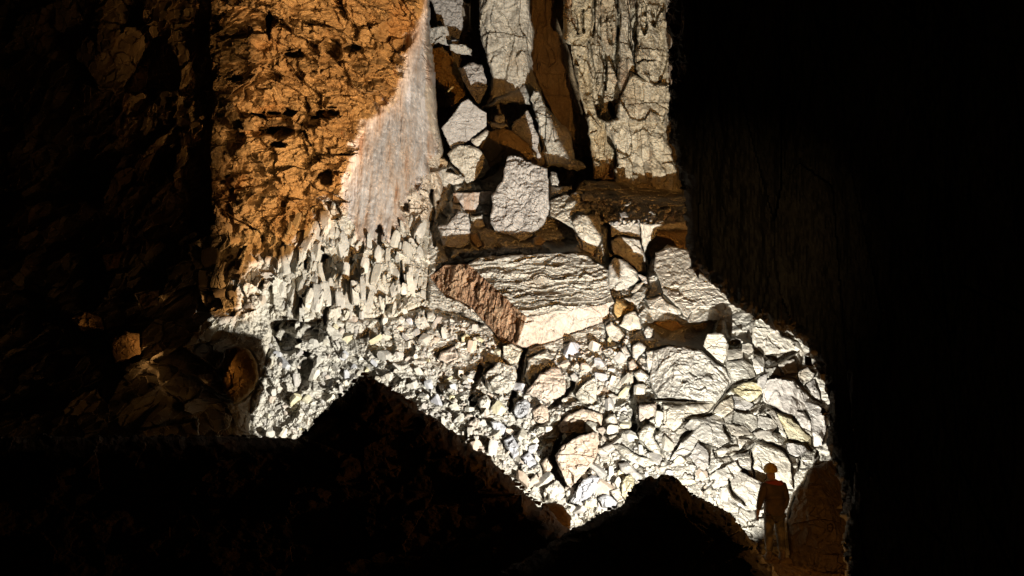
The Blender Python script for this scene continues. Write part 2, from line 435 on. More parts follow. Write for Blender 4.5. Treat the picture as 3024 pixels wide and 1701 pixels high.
# ------------------------------------------------------------------ rocks with a traced outline, built at their own distance with thickness
def traced(name, poly, yfun, mat, thick=1.2, step=3.0, roll=9.0, rolld=0.25, relief=None, jag=3.0, parent=None, seed=0):
    poly = np.asarray(poly, float)
    lo = poly.min(0) - 3 * step; hi = poly.max(0) + 3 * step
    u = np.arange(lo[0], hi[0], step); v = np.arange(lo[1], hi[1], step)
    U, V = np.meshgrid(u, v)
    q3 = np.stack([U / 22.0, V / 22.0, 0 * U + seed * 7.3], -1)
    ju = jag * (fbm(q3, 3, 400)); jv = jag * (fbm(q3, 3, 410))
    S = sdf(U + 1.6 * ju, V + 1.6 * jv, poly)
    d = -S
    gy_, gx_ = np.gradient(S, step)
    y = yfun(U, V)
    W = P(U, V, y)
    if relief is not None:
        y = y - relief(W, U, V, d) * sst(-2, 10, d)
    e = np.clip(1 - d / roll, 0, 1)
    y = y + rolld * (1 - np.sqrt(np.clip(1 - e * e, 0, 1)))
    out = d < 0
    n = np.sqrt(gx_ ** 2 + gy_ ** 2) + 1e-6
    back = np.clip(-d / (1.2 * step), 0, 1)
    taper = np.where(out, (-d) + 0.5 * step + 4.0 * back, 0)
    Uf = U - gx_ / n * taper; Vf = V - gy_ / n * taper
    y = y + np.where(out, back * thick, 0)
    m = d > -2.2 * step
    idx, q = grid_faces(m, *U.shape)
    W = P(Uf, Vf, y).reshape(-1, 3)[m.ravel()]
    q = idx[q]
    used = np.unique(q); re = np.full(len(W), -1, np.int64); re[used] = np.arange(len(used))
    return mesh_obj(name, W[used], re[q], mat, parent)

def rough(k=1.0, big=0.5, seed=0, strat=0.0):
    def f(W, U, V, d):
        Wd = W + 0.15 * np.stack([fbm(W * 1.6, 2, 5 + seed), fbm(W * 1.6, 2, 9 + seed), fbm(W * 1.6, 2, 13 + seed)], -1)
        r = 0.10 * big * facet(Wd / 0.75, 500 + seed, 1.2) + 0.045 * k * facet(Wd / 0.28, 510 + seed, 1.3) + 0.022 * k * facet(Wd / 0.12, 520 + seed, 1.3)
        r = r + 0.055 * k * grit(W * 2.6, 540 + seed) + 0.02 * k * grit(W * 9, 545 + seed, 3)
        if strat:
            r = r + strat * facet(np.stack([W[..., 0] * 0.6, W[..., 1] * 0.2, W[..., 2] * 6 + 0.8 * W[..., 0]], -1), 530 + seed, 0.6)
        return r
    return f

ROCK_POLYS = []

def boulder(name, poly, label, cat='rock', mat='lime', lean=0.55, out=0.15, planes=None, thick=None, k=1.0, big=0.5, roll=8.0, rolld=0.2, jag=3.0, yb=None, strat=0.0, group=None, nf=4, step=3.0, gset=None):
    """a rock that stands on the slope: its foot touches the slope, its face leans back by `lean` of the slope's own lean"""
    poly = np.asarray(poly, float)
    cu, cv = poly.mean(0); vb = poly[:, 1].max(); vt = poly[:, 1].min(); w = np.ptp(poly[:, 0])
    if yb is None:
        yb = float(Y0(cu, vb)) - out
    if mat != 'ochre' and cv > 500 and gset is None and not (1780 < cu < 2060 and cv < 800):
        yb = min(yb, float(Y0(cu, vb)) - 0.12)
    yt = float(Y0(cu, vt))
    g = lean * (yt - yb) / max(vb - vt, 1)
    if gset is not None:
        g = gset
    seed = len(ROCK_POLYS)
    r = np.random.default_rng(900 + seed)
    pl = []
    if planes is None:
        size = min(w, vb - vt)
        for i in range(nf):                               # broken faces round the main one
            a = r.uniform(0, 2 * math.pi); st = r.uniform(0.004, 0.012)
            off = -r.uniform(0.12, 0.42) * size * st
            pl.append((math.cos(a) * st, math.sin(a) * st, off))
    else:
        pl = planes
    def yf(U, V):
        y = yb + g * (vb - V)
        e = 0 * U
        for (a, b, c) in pl:
            e = np.maximum(e, a * (U - cu) + b * (V - cv) + c)
        r_ = y + e
        if cu > 1840 and cv > 1000:
            n3 = np.stack([U / 30.0, V / 30.0, 0 * U], -1)
            r_ = r_ + crack_d(U + 7 * fbm(n3, 3, 320), V + 7 * fbm(n3, 3, 321))
        return r_
    t = thick if thick is not None else max(0.5, 0.011 * min(w, vb - vt) * 0.9)
    o = traced(name, poly, yf, M[mat], t, step, roll, rolld, rough(k, big, seed * 3, strat), jag, None, seed)
    centre(o)
    tag(o, label, cat, group)
    ROCK_POLYS.append(poly)
    return o

# ---- alcove at the back: one wall, its buttresses are parts of it
def flat(y0, gu_=0.0, gv_=0.0, cu=0, cv=0, pl=()):
    def f(U, V):
        y = y0 + gu_ * (U - cu) + gv_ * (V - cv)
        e = 0 * U
        for (a, b, u0, v0) in pl:
            e = np.maximum(e, a * (U - u0) + b * (V - v0))
        return y + e
    return f

def colrel(k=1.0, seed=0, big=1.0, flute=1.0):
    def f(W, U, V, d):
        Wd = W + 0.2 * np.stack([fbm(W * 1.2, 2, 5 + seed), fbm(W * 1.2, 2, 9 + seed), fbm(W * 1.2, 2, 13 + seed)], -1)
        return (0.30 * big * facet(Wd / np.array([0.8, 0.8, 3.4]), 600 + seed, 1.1) + 0.10 * k * facet(Wd / np.array([0.35, 0.42, 1.1]), 610 + seed, 1.3)
                + 0.16 * k * grit(W * np.array([2.4, 2.4, 1.1]), 640 + seed) + 0.03 * k * grit(W * np.array([7, 7, 5]), 645 + seed, 4) + 0.14 * k * facet(W / np.array([3.0, 3.0, 0.8]), 650 + seed, 0.5)
                + 0.02 * k * facet(Wd / 0.17, 620 + seed, 1.3) + 0.10 * flute * fbm(W * np.array([4, 4, 0.35]), 3, 630 + seed))
    return f

back = traced('back_wall', [(1180, -300), (2250, -300), (2250, 760), (1180, 760)], flat(57.5, 0, -0.002, 1600, 300), M['wall'], 1.0, 5.0, 8, 0.2, colrel(1.5, 3, 2.0), 2.0)
tag(back, kind='structure')
PILLARS = [
    ('fractured_face', k6([(1120, -300), (1850, -300), (1860, 300), (1890, 620), (1870, 900), (1700, 1100), (1400, 1250), (1310, 1060), (1292, 860), (1212, 580), (1172, 330), (1112, 270)]),
     flat(49.6, 0, -0.003, 1800, 200), 'cream', colrel(1.8, 101, 1.8)),
    ('buttress', k6([(505, -300), (880, -300), (885, 0), (890, 110), (918, 250), (892, 400), (905, 500), (965, 640), (990, 740), (900, 760), (860, 740), (720, 730), (600, 770), (540, 770), (590, 690), (600, 560), (570, 400), (522, 280)]),
     flat(49.5, 0.0, -0.002, 1490, 150, [(0.05, 0, 1555, 0), (-0.02, 0, 1440, 0)]), 'lime', colrel(1.0, 11, 0.7)),
    ('ledge', k6([(540, 768), (640, 700), (780, 640), (850, 580), (895, 700), (850, 742), (720, 722), (600, 762)]), flat(48.6, 0, -0.008, 1490, 280), 'pale', colrel(0.8, 21, 0.6)),
    ('pinnacle', k6([(880, 700), (905, 640), (945, 640), (1000, 760), (1090, 860), (1180, 950), (1205, 1130), (1290, 1190), (1220, 1225), (1100, 1190), (1000, 1185), (960, 1000), (930, 880)]),
     flat(46.2, 0, -0.004, 1650, 400), 'lime', colrel(1.3, 31, 1.3)),
    ('buttress', k6([(1130, -300), (1330, -300), (1335, 0), (1340, 150), (1335, 260), (1290, 300), (1310, 500), (1340, 700), (1370, 830), (1420, 860), (1430, 1000), (1500, 1100), (1490, 1290), (1340, 1272), (1312, 1080), (1292, 860), (1212, 580), (1172, 330), (1112, 270)]),
     flat(48.2, 0, -0.005, 1720, 300), 'cream', colrel(1.5, 41, 1.4)),
    ('buttress', k6([(1480, 1296), (1500, 1100), (1400, 860), (1500, 840), (1510, 740), (1560, 620), (1600, 520), (1700, 570), (1880, 610), (1900, 640), (1885, 800), (1850, 940), (1905, 1130), (1985, 1380), (1700, 1345)]),
     flat(46.0, 0, -0.006, 1880, 430), 'cream', colrel(1.2, 51, 1.0)),
    ('buttress', k6([(1505, -300), (1605, -300), (1610, 200), (1625, 400), (1640, 520), (1600, 600), (1540, 700), (1500, 720), (1515, 400)]),
     flat(48.4, 0, -0.003, 1850, 150), 'cream', colrel(1.5, 61, 1.2)),
    ('buttress', k6([(1645, -300), (1850, -300), (1850, 100), (1865, 290), (1870, 330), (1880, 620), (1720, 600), (1640, 520), (1630, 380), (1650, 260)]),
     flat(47.6, 0, -0.004, 1930, 150), 'cream', colrel(1.6, 71, 1.6)),
    ('buttress', k6([(1395, -300), (1505, -300), (1505, 100), (1500, 260), (1470, 320), (1440, 420), (1400, 330), (1385, 200)]),
     flat(49.4, 0, -0.003, 1800, 100), 'cream', colrel(1.5, 81, 1.2)),
    ('recess_face', k6([(880, -300), (1160, -300), (1140, 270), (1190, 330), (1210, 560), (1270, 720), (1330, 900), (1340, 1080), (1220, 1040), (1080, 870), (980, 700), (890, 480), (880, 250)]),
     flat(53.0, 0.004, -0.002, 1640, 250), 'ochre', colrel(0.7, 91, 0.6, 1.6)),
]
FISS = [([(x / 2.415 + 1200, y / 2.415) for x, y in p_], w_ / 2.415, d_) for p_, w_, d_ in [
    ([(1335, -100), (1345, 150), (1330, 270)], 13, 1.0), ([(1380, 330), (1425, 500)], 17, 1.0), ([(1285, 280), (1340, 560), (1375, 820)], 22, 1.1), ([(1440, 720), (1475, 850)], 26, 1.0),
    ([(1505, -100), (1510, 200), (1490, 440)], 12, 1.1), ([(1585, -50), (1600, 280), (1635, 450)], 9, 0.9), ([(1700, 30), (1690, 250)], 22, 0.9), ([(1835, 330), (1850, 430), (1795, 600)], 22, 1.0),
    ([(1205, 90), (1222, 250)], 16, 0.9), ([(1165, 50), (1190, 180)], 12, 0.8), ([(1605, 1015), (1570, 1115)], 12, 0.9), ([(1505, 1010), (1498, 1190)], 7, 0.8), ([(1260, 60), (1280, 230)], 10, 0.8), ([(1440, 120), (1460, 330)], 16, 0.9),
    ([(1640, 435), (1760, 430), (1830, 440)], 6, 0.8), ([(1760, 60), (1775, 200)], 14, 0.9), ([(1430, 480), (1410, 640)], 14, 0.9)]]
def with_fissures(yf):
    def f(U, V):
        global CLEFTS
        n3 = np.stack([U / 20.0, V / 45.0, 0 * U], -1)
        keep_ = CLEFTS; CLEFTS = FISS
        r = cleft_d(U + 10 * fbm(n3, 3, 340), V + 10 * fbm(n3, 3, 341))
        CLEFTS = keep_
        return yf(U, V) + r
    return f
for nm, poly, yf, mt, rel in PILLARS:
    if np.mean([p_[0] for p_ in poly]) > 1690:
        yf = with_fissures(yf)
    traced(nm, poly, yf, M[mt], 3.0, 3.0, 10, 0.6, rel, 4.0, back, len(nm) + int(poly[0][0]))

# ------------------------------------------------------------------ big rocks of the gully above the slope
B = boulder
B('hanging_block', k6([(178, -120), (400, -120), (402, 0), (412, 150), (402, 195), (388, 300), (325, 292), (292, 235), (230, 180), (205, 100), (182, 0)]),
  'pale block wedged at the top of the dark gully, beside the pink flowstone edge', 'boulder', 'grey', yb=50.5, lean=0, k=1.3)
B('boulder', k6([(370, 485), (460, 440), (535, 460), (575, 560), (582, 610), (570, 665), (522, 745), (480, 705), (432, 645), (392, 560)]),
  'rough grey boulder above the smooth diamond slab, under the hanging block', 'boulder', 'grey', yb=48.0, lean=0.1, k=1.4)
B('boulder', k6([(150, 200), (290, 180), (330, 300), (300, 330), (230, 310), (180, 350), (150, 320)]), 'dusty rock tucked against the flowstone edge near the top of the gully', 'boulder', 'lime', yb=49.6, lean=0.1, k=1.6)
B('rock', k6([(300, 310), (420, 320), (470, 350), (465, 400), (380, 390), (310, 360)]), 'flat shelf rock jammed in the gully over a dark hole', 'rock', 'lime', yb=48.6, lean=0.1, k=1.5)
B('boulder', k6([(150, 345), (260, 330), (340, 420), (400, 560), (440, 660), (380, 730), (250, 800), (210, 720), (180, 560)]), 'brown boulder in deep shade between flowstone and the grey boulder', 'boulder', 'ochre', yb=50.5, lean=0.1, k=1.2)
B('rock_slab', k1([(345, 183), (410, 150), (520, 235), (572, 265), (575, 345), (575, 388), (430, 500), (280, 607), (235, 530), (178, 396), (240, 330), (330, 215)]),
  'smooth diamond shaped grey slab leaning at the left of the gully', 'slab', 'grey', yb=43.0, lean=0.1, planes=[(0.0065, 0.010, -0.78), (-0.004, 0, -0.25)], k=0.5, big=0.15, roll=4, rolld=0.1, jag=2)
B('rock', k1([(440, 498), (560, 415), (592, 417), (585, 470), (490, 567), (440, 530)]), 'small pale block under the lower right edge of the diamond slab', 'rock', 'pale', yb=42.6, lean=0.2, k=0.6, big=0.3)
B('boulder', k1([(228, 612), (300, 560), (420, 540), (520, 575), (562, 650), (603, 745), (540, 815), (400, 875), (330, 755), (262, 692)]),
  'rough block with a brown shaded side below the diamond slab', 'boulder', 'lime', yb=42.4, lean=0.1, planes=[(0.016, 0.006, -0.42), (0, 0, 0)], k=1.4)
B('rock', k1([(188, 758), (330, 798), (402, 820), (352, 887), (250, 882), (186, 842)]), 'pale half moon rock left of the big upright boulder', 'rock', 'pale', yb=41.8, lean=0.2, k=0.8, big=0.3)
B('rock', k1([(45, 630), (180, 650), (250, 690), (240, 740), (90, 770), (50, 700)]), 'brown shaded rock at the foot of the flowstone sheet', 'rock', 'ochre', yb=42.2, lean=0.2)
B('rock_ledge', k1([(275, 950), (450, 945), (615, 942), (612, 1010), (500, 1060), (487, 1118), (360, 1112), (340, 1050), (275, 1032)]),
  'bright white rust streaked ledge left of the big upright boulder', 'ledge', 'flow', yb=42.0, lean=0.05, k=0.6, big=0.2, roll=4)
B('boulder', k1([(145, 1237), (240, 1210), (330, 1105), (420, 1130), (432, 1240), (425, 1270), (430, 1400), (340, 1432), (200, 1412)]),
  'layered block with horizontal cracks below the rust streaked ledge', 'boulder', 'grey', yb=40.4, lean=0.2, k=1.0, strat=0.09)
B('rock', k1([(430, 1150), (535, 1145), (560, 1240), (520, 1265), (436, 1262)]), 'pale rock squeezed between the layered block and the upright boulder', 'rock', 'pale', yb=40.9, lean=0.2, strat=0.05)
B('boulder', k1([(740, 640), (790, 632), (840, 640), (960, 690), (1090, 740), (1110, 850), (1110, 1100), (1080, 1200), (1010, 1290), (900, 1370), (860, 1377), (780, 1320), (640, 1290), (595, 1200), (610, 1050), (612, 980), (700, 850), (722, 720)]),
  'big rough upright boulder standing in the middle of the gully', 'boulder', 'grey', yb=39.0, lean=0.12, planes=[(0.012, 0.006, -0.9), (-0.006, 0, -0.35), (0, -0.008, -0.75), (0.0, 0.008, -0.62)], k=1.7, big=0.7, roll=7, rolld=0.25)
B('rock', k1([(965, 1345), (1030, 1318), (1080, 1370), (1050, 1412), (975, 1397)]), 'small orange tinted stone at the foot of the big upright boulder', 'stone', 'ochre', yb=38.7, lean=0.1, k=0.6)
B('rock', k1([(428, 1300), (490, 1295), (542, 1400), (500, 1432), (430, 1362)]), 'narrow orange brown stone leaning by the layered block', 'stone', 'ochre', yb=39.3, lean=0.1, k=0.6)
B('boulder', k1([(1112, 780), (1170, 775), (1202, 850), (1190, 900), (1122, 892)]), 'pale block touching the right side of the upright boulder', 'rock', 'pale', yb=41.5, lean=0.1)
B('rock', k1([(1118, 905), (1200, 895), (1310, 892), (1300, 930), (1200, 965), (1120, 960)]), 'flat pale rock behind the right shoulder of the upright boulder', 'rock', 'lime', yb=41.6, lean=0.3)
B('boulder', k1([(1110, 1010), (1250, 960), (1449, 1100), (1449, 1449), (1380, 1440), (1300, 1260), (1200, 1200), (1105, 1150)]),
  'long rubbly block arching over the dark hollow right of the upright boulder', 'boulder', 'lime', yb=39.9, lean=0.5, k=1.3)
B('rock', k1([(640, 290), (720, 285), (735, 350), (690, 370), (640, 350)]), 'small bright stone perched beside the diamond slab', 'stone', 'pale', yb=44.8, lean=0.2)
B('rock', k1([(590, 355), (660, 345), (755, 375), (750, 400), (600, 398)]), 'row of small pale rubble in front of the shaded hollow', 'rock', 'pale', yb=44.3, lean=0.2)
B('boulder', k1([(775, 380), (850, 310), (920, 240), (965, 310), (990, 420), (1030, 510), (1052, 690), (1030, 712), (1000, 612), (930, 540), (780, 422)]),
  'jagged rib of rock descending right of the shaded hollow, pointed at its tip', 'boulder', 'grey', yb=45.5, lean=0.1, k=1.5)
B('boulder', k1([(590, 440), (700, 385), (790, 420), (930, 540), (1000, 640), (900, 690), (760, 660), (700, 700), (600, 745), (560, 650), (530, 560)]),
  'olive brown boulder in shade behind the top of the upright boulder', 'boulder', 'ochre', yb=45.0, lean=0.1, k=0.7)

# ---- terrace block at the right and the rocks under it
B('terrace_block', k2([(160, 360), (240, 270), (420, 272), (600, 288), (800, 335), (1000, 355), (1140, 385), (1140, 620), (960, 632), (720, 628), (470, 642), (380, 560), (300, 480), (215, 420)]),
  'broad shaded terrace of rock sprinkled with stones, below the bright back buttress', 'terrace', 'lime', yb=40.2, gset=0.058, planes=[(0, 0, 0)], k=2.2, big=2.2, thick=3, rolld=0.05)
B('boulder', k2([(468, 645), (560, 632), (720, 640), (722, 760), (600, 742), (540, 735), (470, 770)]), 'pale squared block forming the lip of the terrace', 'boulder', 'pale', yb=39.7, lean=0.05, k=0.7)
B('boulder', k2([(475, 785), (540, 745), (610, 760), (720, 770), (745, 860), (775, 950), (790, 1075), (700, 1060), (690, 1020), (565, 930), (485, 880)]), 'pale upright block directly under the lip of the terrace', 'boulder', 'pale', yb=38.7, lean=0.25, k=0.7)
B('boulder', k2([(725, 640), (900, 632), (1150, 628), (1150, 700), (1000, 686), (880, 690), (860, 762), (792, 800), (770, 890), (800, 990), (855, 1070), (795, 1065), (762, 960), (738, 800)]), 'pale block with a hollow cut beneath it, at the dark wall', 'boulder', 'pale', yb=39.4, lean=0.15, k=0.7, big=0.3)
B('boulder', k2([(770, 860), (870, 700), (1150, 695), (1150, 900), (960, 830), (860, 890), (830, 1000)]), 'brown rock back of the arched hollow beside the dark wall', 'boulder', 'ochre', yb=41.4, lean=0.1, k=0.6)
B('boulder', k2([(140, 620), (200, 560), (300, 560), (385, 570), (400, 720), (395, 780), (330, 920), (225, 860), (215, 780), (160, 690)]), 'pale block hanging over the hollow right of the upright boulder', 'boulder', 'lime', yb=39.6, lean=0.3, k=1.0)
B('rock', k2([(120, 390), (170, 362), (225, 380), (215, 440), (180, 490), (130, 450)]), 'rounded pale stone at the left end of the shaded terrace', 'rock', 'pale', yb=41.0, lean=0.3)
B('rock', k2([(215, 400), (260, 372), (310, 385), (350, 445), (300, 452), (225, 440)]), 'bright wedge shaped stone lying on the left end of the terrace', 'rock', 'pale', yb=40.8, lean=0.4)
B('rock', k2([(200, 500), (260, 465), (305, 470), (280, 545), (215, 540)]), 'pale flat stone below the wedge shaped stone on the terrace', 'rock', 'pale', yb=40.4, lean=0.4)
B('rock', k2([(578, 480), (640, 452), (650, 468), (600, 492)]), 'small bright brick shaped stone lying alone on the shaded terrace', 'stone', 'pale', yb=40.7, lean=0.3)
B('rock', k2([(540, 540), (600, 525), (640, 590), (560, 600)]), 'grey wedge of stone at the middle of the terrace edge', 'stone', 'grey', yb=40.1, lean=0.3)
B('rock', k2([(790, 545), (820, 522), (862, 555), (845, 568)]), 'triangular chip at the right part of the terrace', 'stone', 'pale', yb=40.1, lean=0.3)
B('boulder', k2([(458, 1000), (500, 930), (560, 938), (610, 960), (695, 1040), (722, 1120), (622, 1190), (510, 1224), (450, 1195)]), 'block with a dark striated left face right of the tilted slab', 'boulder', 'pale', yb=37.2, lean=0.2, planes=[(-0.014, 0, -0.22), (0.006, -0.006, -0.2)], k=0.7)
B('rock', k2([(565, 1280), (640, 1268), (740, 1175), (812, 1180), (770, 1270), (702, 1335), (640, 1320)]), 'thin leaf shaped slab pointing up to the right, under the pale upright block', 'slab', 'lime', yb=36.9, lean=0.6, k=0.8)
B('rock', k2([(640, 1230), (700, 1160), (770, 1130), (745, 1180), (690, 1250)]), 'small leaf of rock above the thin leaf shaped slab', 'rock', 'pale', yb=37.2, lean=0.5, k=0.6)
B('rock', k2([(690, 1065), (785, 1090), (800, 1170), (740, 1135)]), 'grey chock stone between the striated block and the long inclined slab', 'rock', 'grey', yb=37.8, lean=0.4)
B('rock', k2([(765, 1292), (900, 1250), (945, 1310), (1085, 1370), (1100, 1425), (960, 1405), (800, 1365)]), 'pale slab roofing the brown hollow, next to the long inclined slab', 'slab', 'pale', yb=35.9, lean=0.5, k=0.7)
B('rock_slab', [(1933, 744), (1961, 733), (1971, 721), (2034, 738), (2048, 768), (2054, 802), (2100, 826), (2151, 872), (2200, 904), (2224, 927), (2211, 1003), (2180, 998), (2151, 1001), (2136, 943), (2101, 908), (2070, 908), (2039, 927), (2029, 945), (2002, 906), (1961, 871), (1950, 837), (1932, 792)],
  'long inclined pale slab under the dark right wall', 'slab', 'pale', yb=34.9, lean=0.75, planes=[(0, 0, 0), (-0.006, -0.004, -0.3)], k=0.8, big=0.35, thick=1.5)
B('rock_slab', k5([(857, 200), (920, 238), (1012, 280), (1062, 360), (1180, 410), (1242, 490), (1202, 562), (1180, 480), (1040, 502), (920, 517), (850, 450), (825, 400), (832, 300)]),
  'pale triangular slab at the foot of the dark right wall', 'slab', 'pale', yb=31.6, lean=0.55, planes=[(0, 0, 0), (0.004, -0.003, -0.3)], k=0.7, big=0.3, thick=1.2)
B('boulder', k5([(480, 350), (560, 328), (612, 345), (655, 420), (640, 540), (612, 582), (540, 532), (458, 452)]), 'pale standing block at the right end of the brown hollow', 'boulder', 'pale', yb=32.3, lean=0.25, planes=[(0.012, 0, -0.28), (0, -0.006, -0.25)], k=0.9)
B('boulder', k5([(28, 170), (120, 168), (220, 205), (330, 250), (378, 320), (370, 382), (240, 372), (210, 330), (100, 290), (30, 232)]), 'brown shaded boulder inside the hollow, its left one', 'boulder', 'ochre', yb=35.4, lean=0.2, k=0.5)
B('boulder', k5([(358, 250), (370, 195), (440, 148), (520, 148), (612, 240), (612, 335), (500, 420), (420, 400), (380, 310)]), 'brown domed boulder inside the hollow behind the standing block', 'boulder', 'ochre', yb=35.0, lean=0.2, k=0.5)
B('rock', k5([(-10, 330), (40, 290), (75, 320), (70, 380), (20, 390)]), 'pale cube of rock at the left end of the brown hollow', 'rock', 'pale', yb=34.2, lean=0.3)
B('boulder', k5([(75, 480), (200, 438), (300, 440), (440, 478), (540, 560), (622, 610), (682, 720), (642, 780), (600, 830), (560, 872), (410, 862), (100, 842), (40, 700), (60, 600)]),
  'broad rough boulder in the middle of the right bank', 'boulder', 'pale', lean=0.6, out=0.5, planes=[(-0.012, 0, -0.55), (0, -0.006, -0.4), (0.006, 0.002, -0.45)], k=1.5, big=0.5)
B('boulder', k5([(148, 890), (300, 900), (400, 888), (562, 878), (500, 942), (420, 990), (330, 1012), (230, 1100), (150, 1032)]), 'smooth pale block beneath the broad rough boulder, under a straight crack', 'boulder', 'pale', lean=0.6, out=0.3, k=0.6)
BANK = [
    ([(640, 470), (755, 470), (762, 552), (648, 547)], 'squared stone beside the standing block', 'pale'),
    ([(750, 432), (800, 425), (832, 440), (852, 480), (802, 512), (752, 482)], 'rounded stone under the vertical crack between the two big slabs', 'pale'),
    ([(640, 562), (760, 552), (832, 600), (852, 670), (790, 702), (700, 702), (650, 632)], 'grey five sided stone right of the broad rough boulder', 'lime'),
    ([(830, 552), (900, 520), (922, 560), (917, 640), (870, 662), (842, 612)], 'upright stone under the triangular slab', 'pale'),
    ([(925, 572), (975, 528), (1012, 572), (960, 592)], 'small peaked stone in the dark crack under the triangular slab', 'pale'),
    ([(1028, 572), (1150, 535), (1182, 642), (1070, 667), (1040, 612)], 'pale square stone at the right end of the crack under the triangular slab', 'pale'),
    ([(930, 622), (1030, 612), (1057, 672), (940, 692)], 'flat stone left of the pale square stone', 'lime'),
    ([(688, 772), (760, 735), (840, 720), (907, 750), (892, 812), (820, 867), (740, 822)], 'yellowish stone in the middle of the right bank', 'yellow'),
    ([(958, 722), (1060, 690), (1150, 710), (1222, 770), (1262, 852), (1222, 932), (1130, 972), (1010, 902), (930, 862), (918, 782)], 'big rounded boulder near the right end of the bank', 'grey'),
    ([(1190, 642), (1250, 613), (1312, 652), (1282, 702), (1230, 742), (1190, 692)], 'stone on the edge of the bank against the darkness', 'lime'),
    ([(1238, 742), (1310, 702), (1342, 802), (1355, 872), (1290, 822)], 'steep narrow stone at the right rim of the bank', 'grey'),
    ([(690, 832), (780, 842), (842, 892), (802, 947), (700, 932)], 'grey stone under the yellowish stone', 'grey'),
    ([(798, 942), (870, 890), (922, 880), (902, 932), (860, 972)], 'thin pale stone right of the grey stone under the yellowish one', 'pale'),
    ([(880, 980), (990, 1010), (1022, 1052), (992, 1102), (880, 1062)], 'pale block above the arched crack', 'pale'),
    ([(930, 952), (1000, 938), (1052, 1042), (1102, 1152), (1080, 1180), (1020, 1050), (985, 1000)], 'long sloping rib of stone right of the pale block', 'lime'),
    ([(1030, 962), (1120, 972), (1202, 1072), (1282, 1142), (1272, 1202), (1200, 1167), (1110, 1152), (1062, 1052)], 'long yellow tinted slab under the big rounded boulder', 'yellow'),
    ([(1150, 962), (1220, 940), (1272, 1012), (1282, 1092), (1202, 1052)], 'grey stone nested right of the yellow tinted slab', 'grey'),
    ([(1228, 880), (1340, 902), (1387, 952), (1390, 1082), (1362, 1202), (1300, 1212), (1290, 1092), (1280, 1002)], 'tall stone at the right rim above the smooth dark boulder', 'grey'),
    ([(828, 1252), (880, 1200), (980, 1208), (1060, 1262), (1112, 1342), (1118, 1430), (1130, 1520), (960, 1520), (830, 1480), (820, 1332)], 'boulder with an arched dark crack over it, behind the helmeted person', 'lime'),
    ([(1098, 1192), (1230, 1185), (1282, 1242), (1180, 1292), (1112, 1262)], 'flat grey stone right of the arched crack', 'grey'),
    ([(325, 1062), (400, 985), (600, 990), (622, 1052), (602, 1102), (672, 1152), (570, 1212), (450, 1172), (380, 1102)], 'large pale stone below the smooth pale block', 'pale'),
    ([(628, 1042), (770, 1062), (832, 1112), (760, 1122), (680, 1122)], 'small layered stone left of the arched crack', 'pale'),
    ([(720, 1152), (832, 1160), (782, 1222), (740, 1242)], 'triangular stone at the left foot of the arched crack', 'pale'),
    ([(548, 1242), (680, 1210), (742, 1232), (680, 1282), (560, 1302)], 'flat bright stone left of the triangular stone', 'pale'),
    ([(365, 1272), (420, 1190), (480, 1242), (502, 1342), (460, 1402), (400, 1352)], 'grey veined leaf shaped stone on the lower bank', 'grey'),
    ([(300, 1162), (390, 1102), (432, 1172), (340, 1272), (200, 1320), (250, 1240)], 'pale long stone left of the grey veined stone', 'pale'),
    ([(670, 1292), (800, 1255), (832, 1362), (852, 1442), (700, 1332)], 'pale angular stone left of the boulder with the arched crack', 'pale'),
    ([(500, 1432), (700, 1330), (755, 1402), (660, 1500), (540, 1530)], 'bright slab just above the right dark mound', 'pale'),
    ([(1195, 1300), (1260, 1270), (1312, 1240), (1330, 1300), (1270, 1370), (1200, 1380)], 'stone wedged above the smooth boulder right of the person', 'lime'),
    ([(590, 880), (670, 835), (690, 930), (600, 985), (520, 960)], 'rubbly stone right of the smooth pale block', 'lime'),
    ([(700, 950), (790, 950), (860, 980), (870, 1060), (830, 1100), (770, 1050), (690, 1030)], 'broken stone below the grey stone under the yellowish one', 'lime'),
    ([(850, 1110), (960, 1090), (1080, 1130), (1100, 1190), (1010, 1190), (880, 1150)], 'flat stone forming the roof of the arched crack', 'pale'),
    ([(880, 680), (950, 660), (940, 720), (910, 780), (870, 740)], 'grey chip left of the big rounded boulder', 'grey'),
    ([(620, 1560), (740, 1410), (840, 1460), (960, 1530), (950, 1640), (820, 1700), (700, 1640)], 'bright rounded boulder left of the person', 'pale'),
    ([(860, 1640), (960, 1540), (1010, 1620), (1010, 1760), (880, 1740)], 'low white stone at the left knee of the person', 'pale'),
]
for pts, lab, mt in BANK:
    br = np.random.default_rng(len(ROCK_POLYS))
    pp = np.array(k5(pts)); pc = pp.mean(0); pts = pc + (pp - pc) * br.uniform(1.05, 1.14)
    B('rock', pts, lab + (', right bank' if 'bank' not in lab else ''), 'rock', mt, lean=br.uniform(0.4, 0.8), out=br.uniform(0.15, 0.55), k=0.5, big=0.45, roll=3, rolld=0.05, nf=5)
B('boulder', [(2332, 1500), (2350, 1452), (2378, 1418), (2392, 1384), (2432, 1362), (2478, 1350), (2500, 1470), (2515, 1620), (2520, 1700), (2330, 1700), (2325, 1600)], 'smooth boulder right of the person, its lower part in brown shade', 'boulder', 'shade_brown', yb=25.6, lean=0.5, nf=4, k=0.9, big=0.9, roll=14, rolld=0.5, jag=7, thick=1.5)
B('boulder', [(2140, 1640), (2260, 1600), (2420, 1640), (2540, 1690), (2560, 1800), (2100, 1800), (2120, 1700)], 'low muddy boulder around the feet of the person', 'boulder', 'ochre', yb=22.0, lean=1.3, nf=2, k=0.9, big=1.0, roll=20, rolld=0.4, thick=1.5)

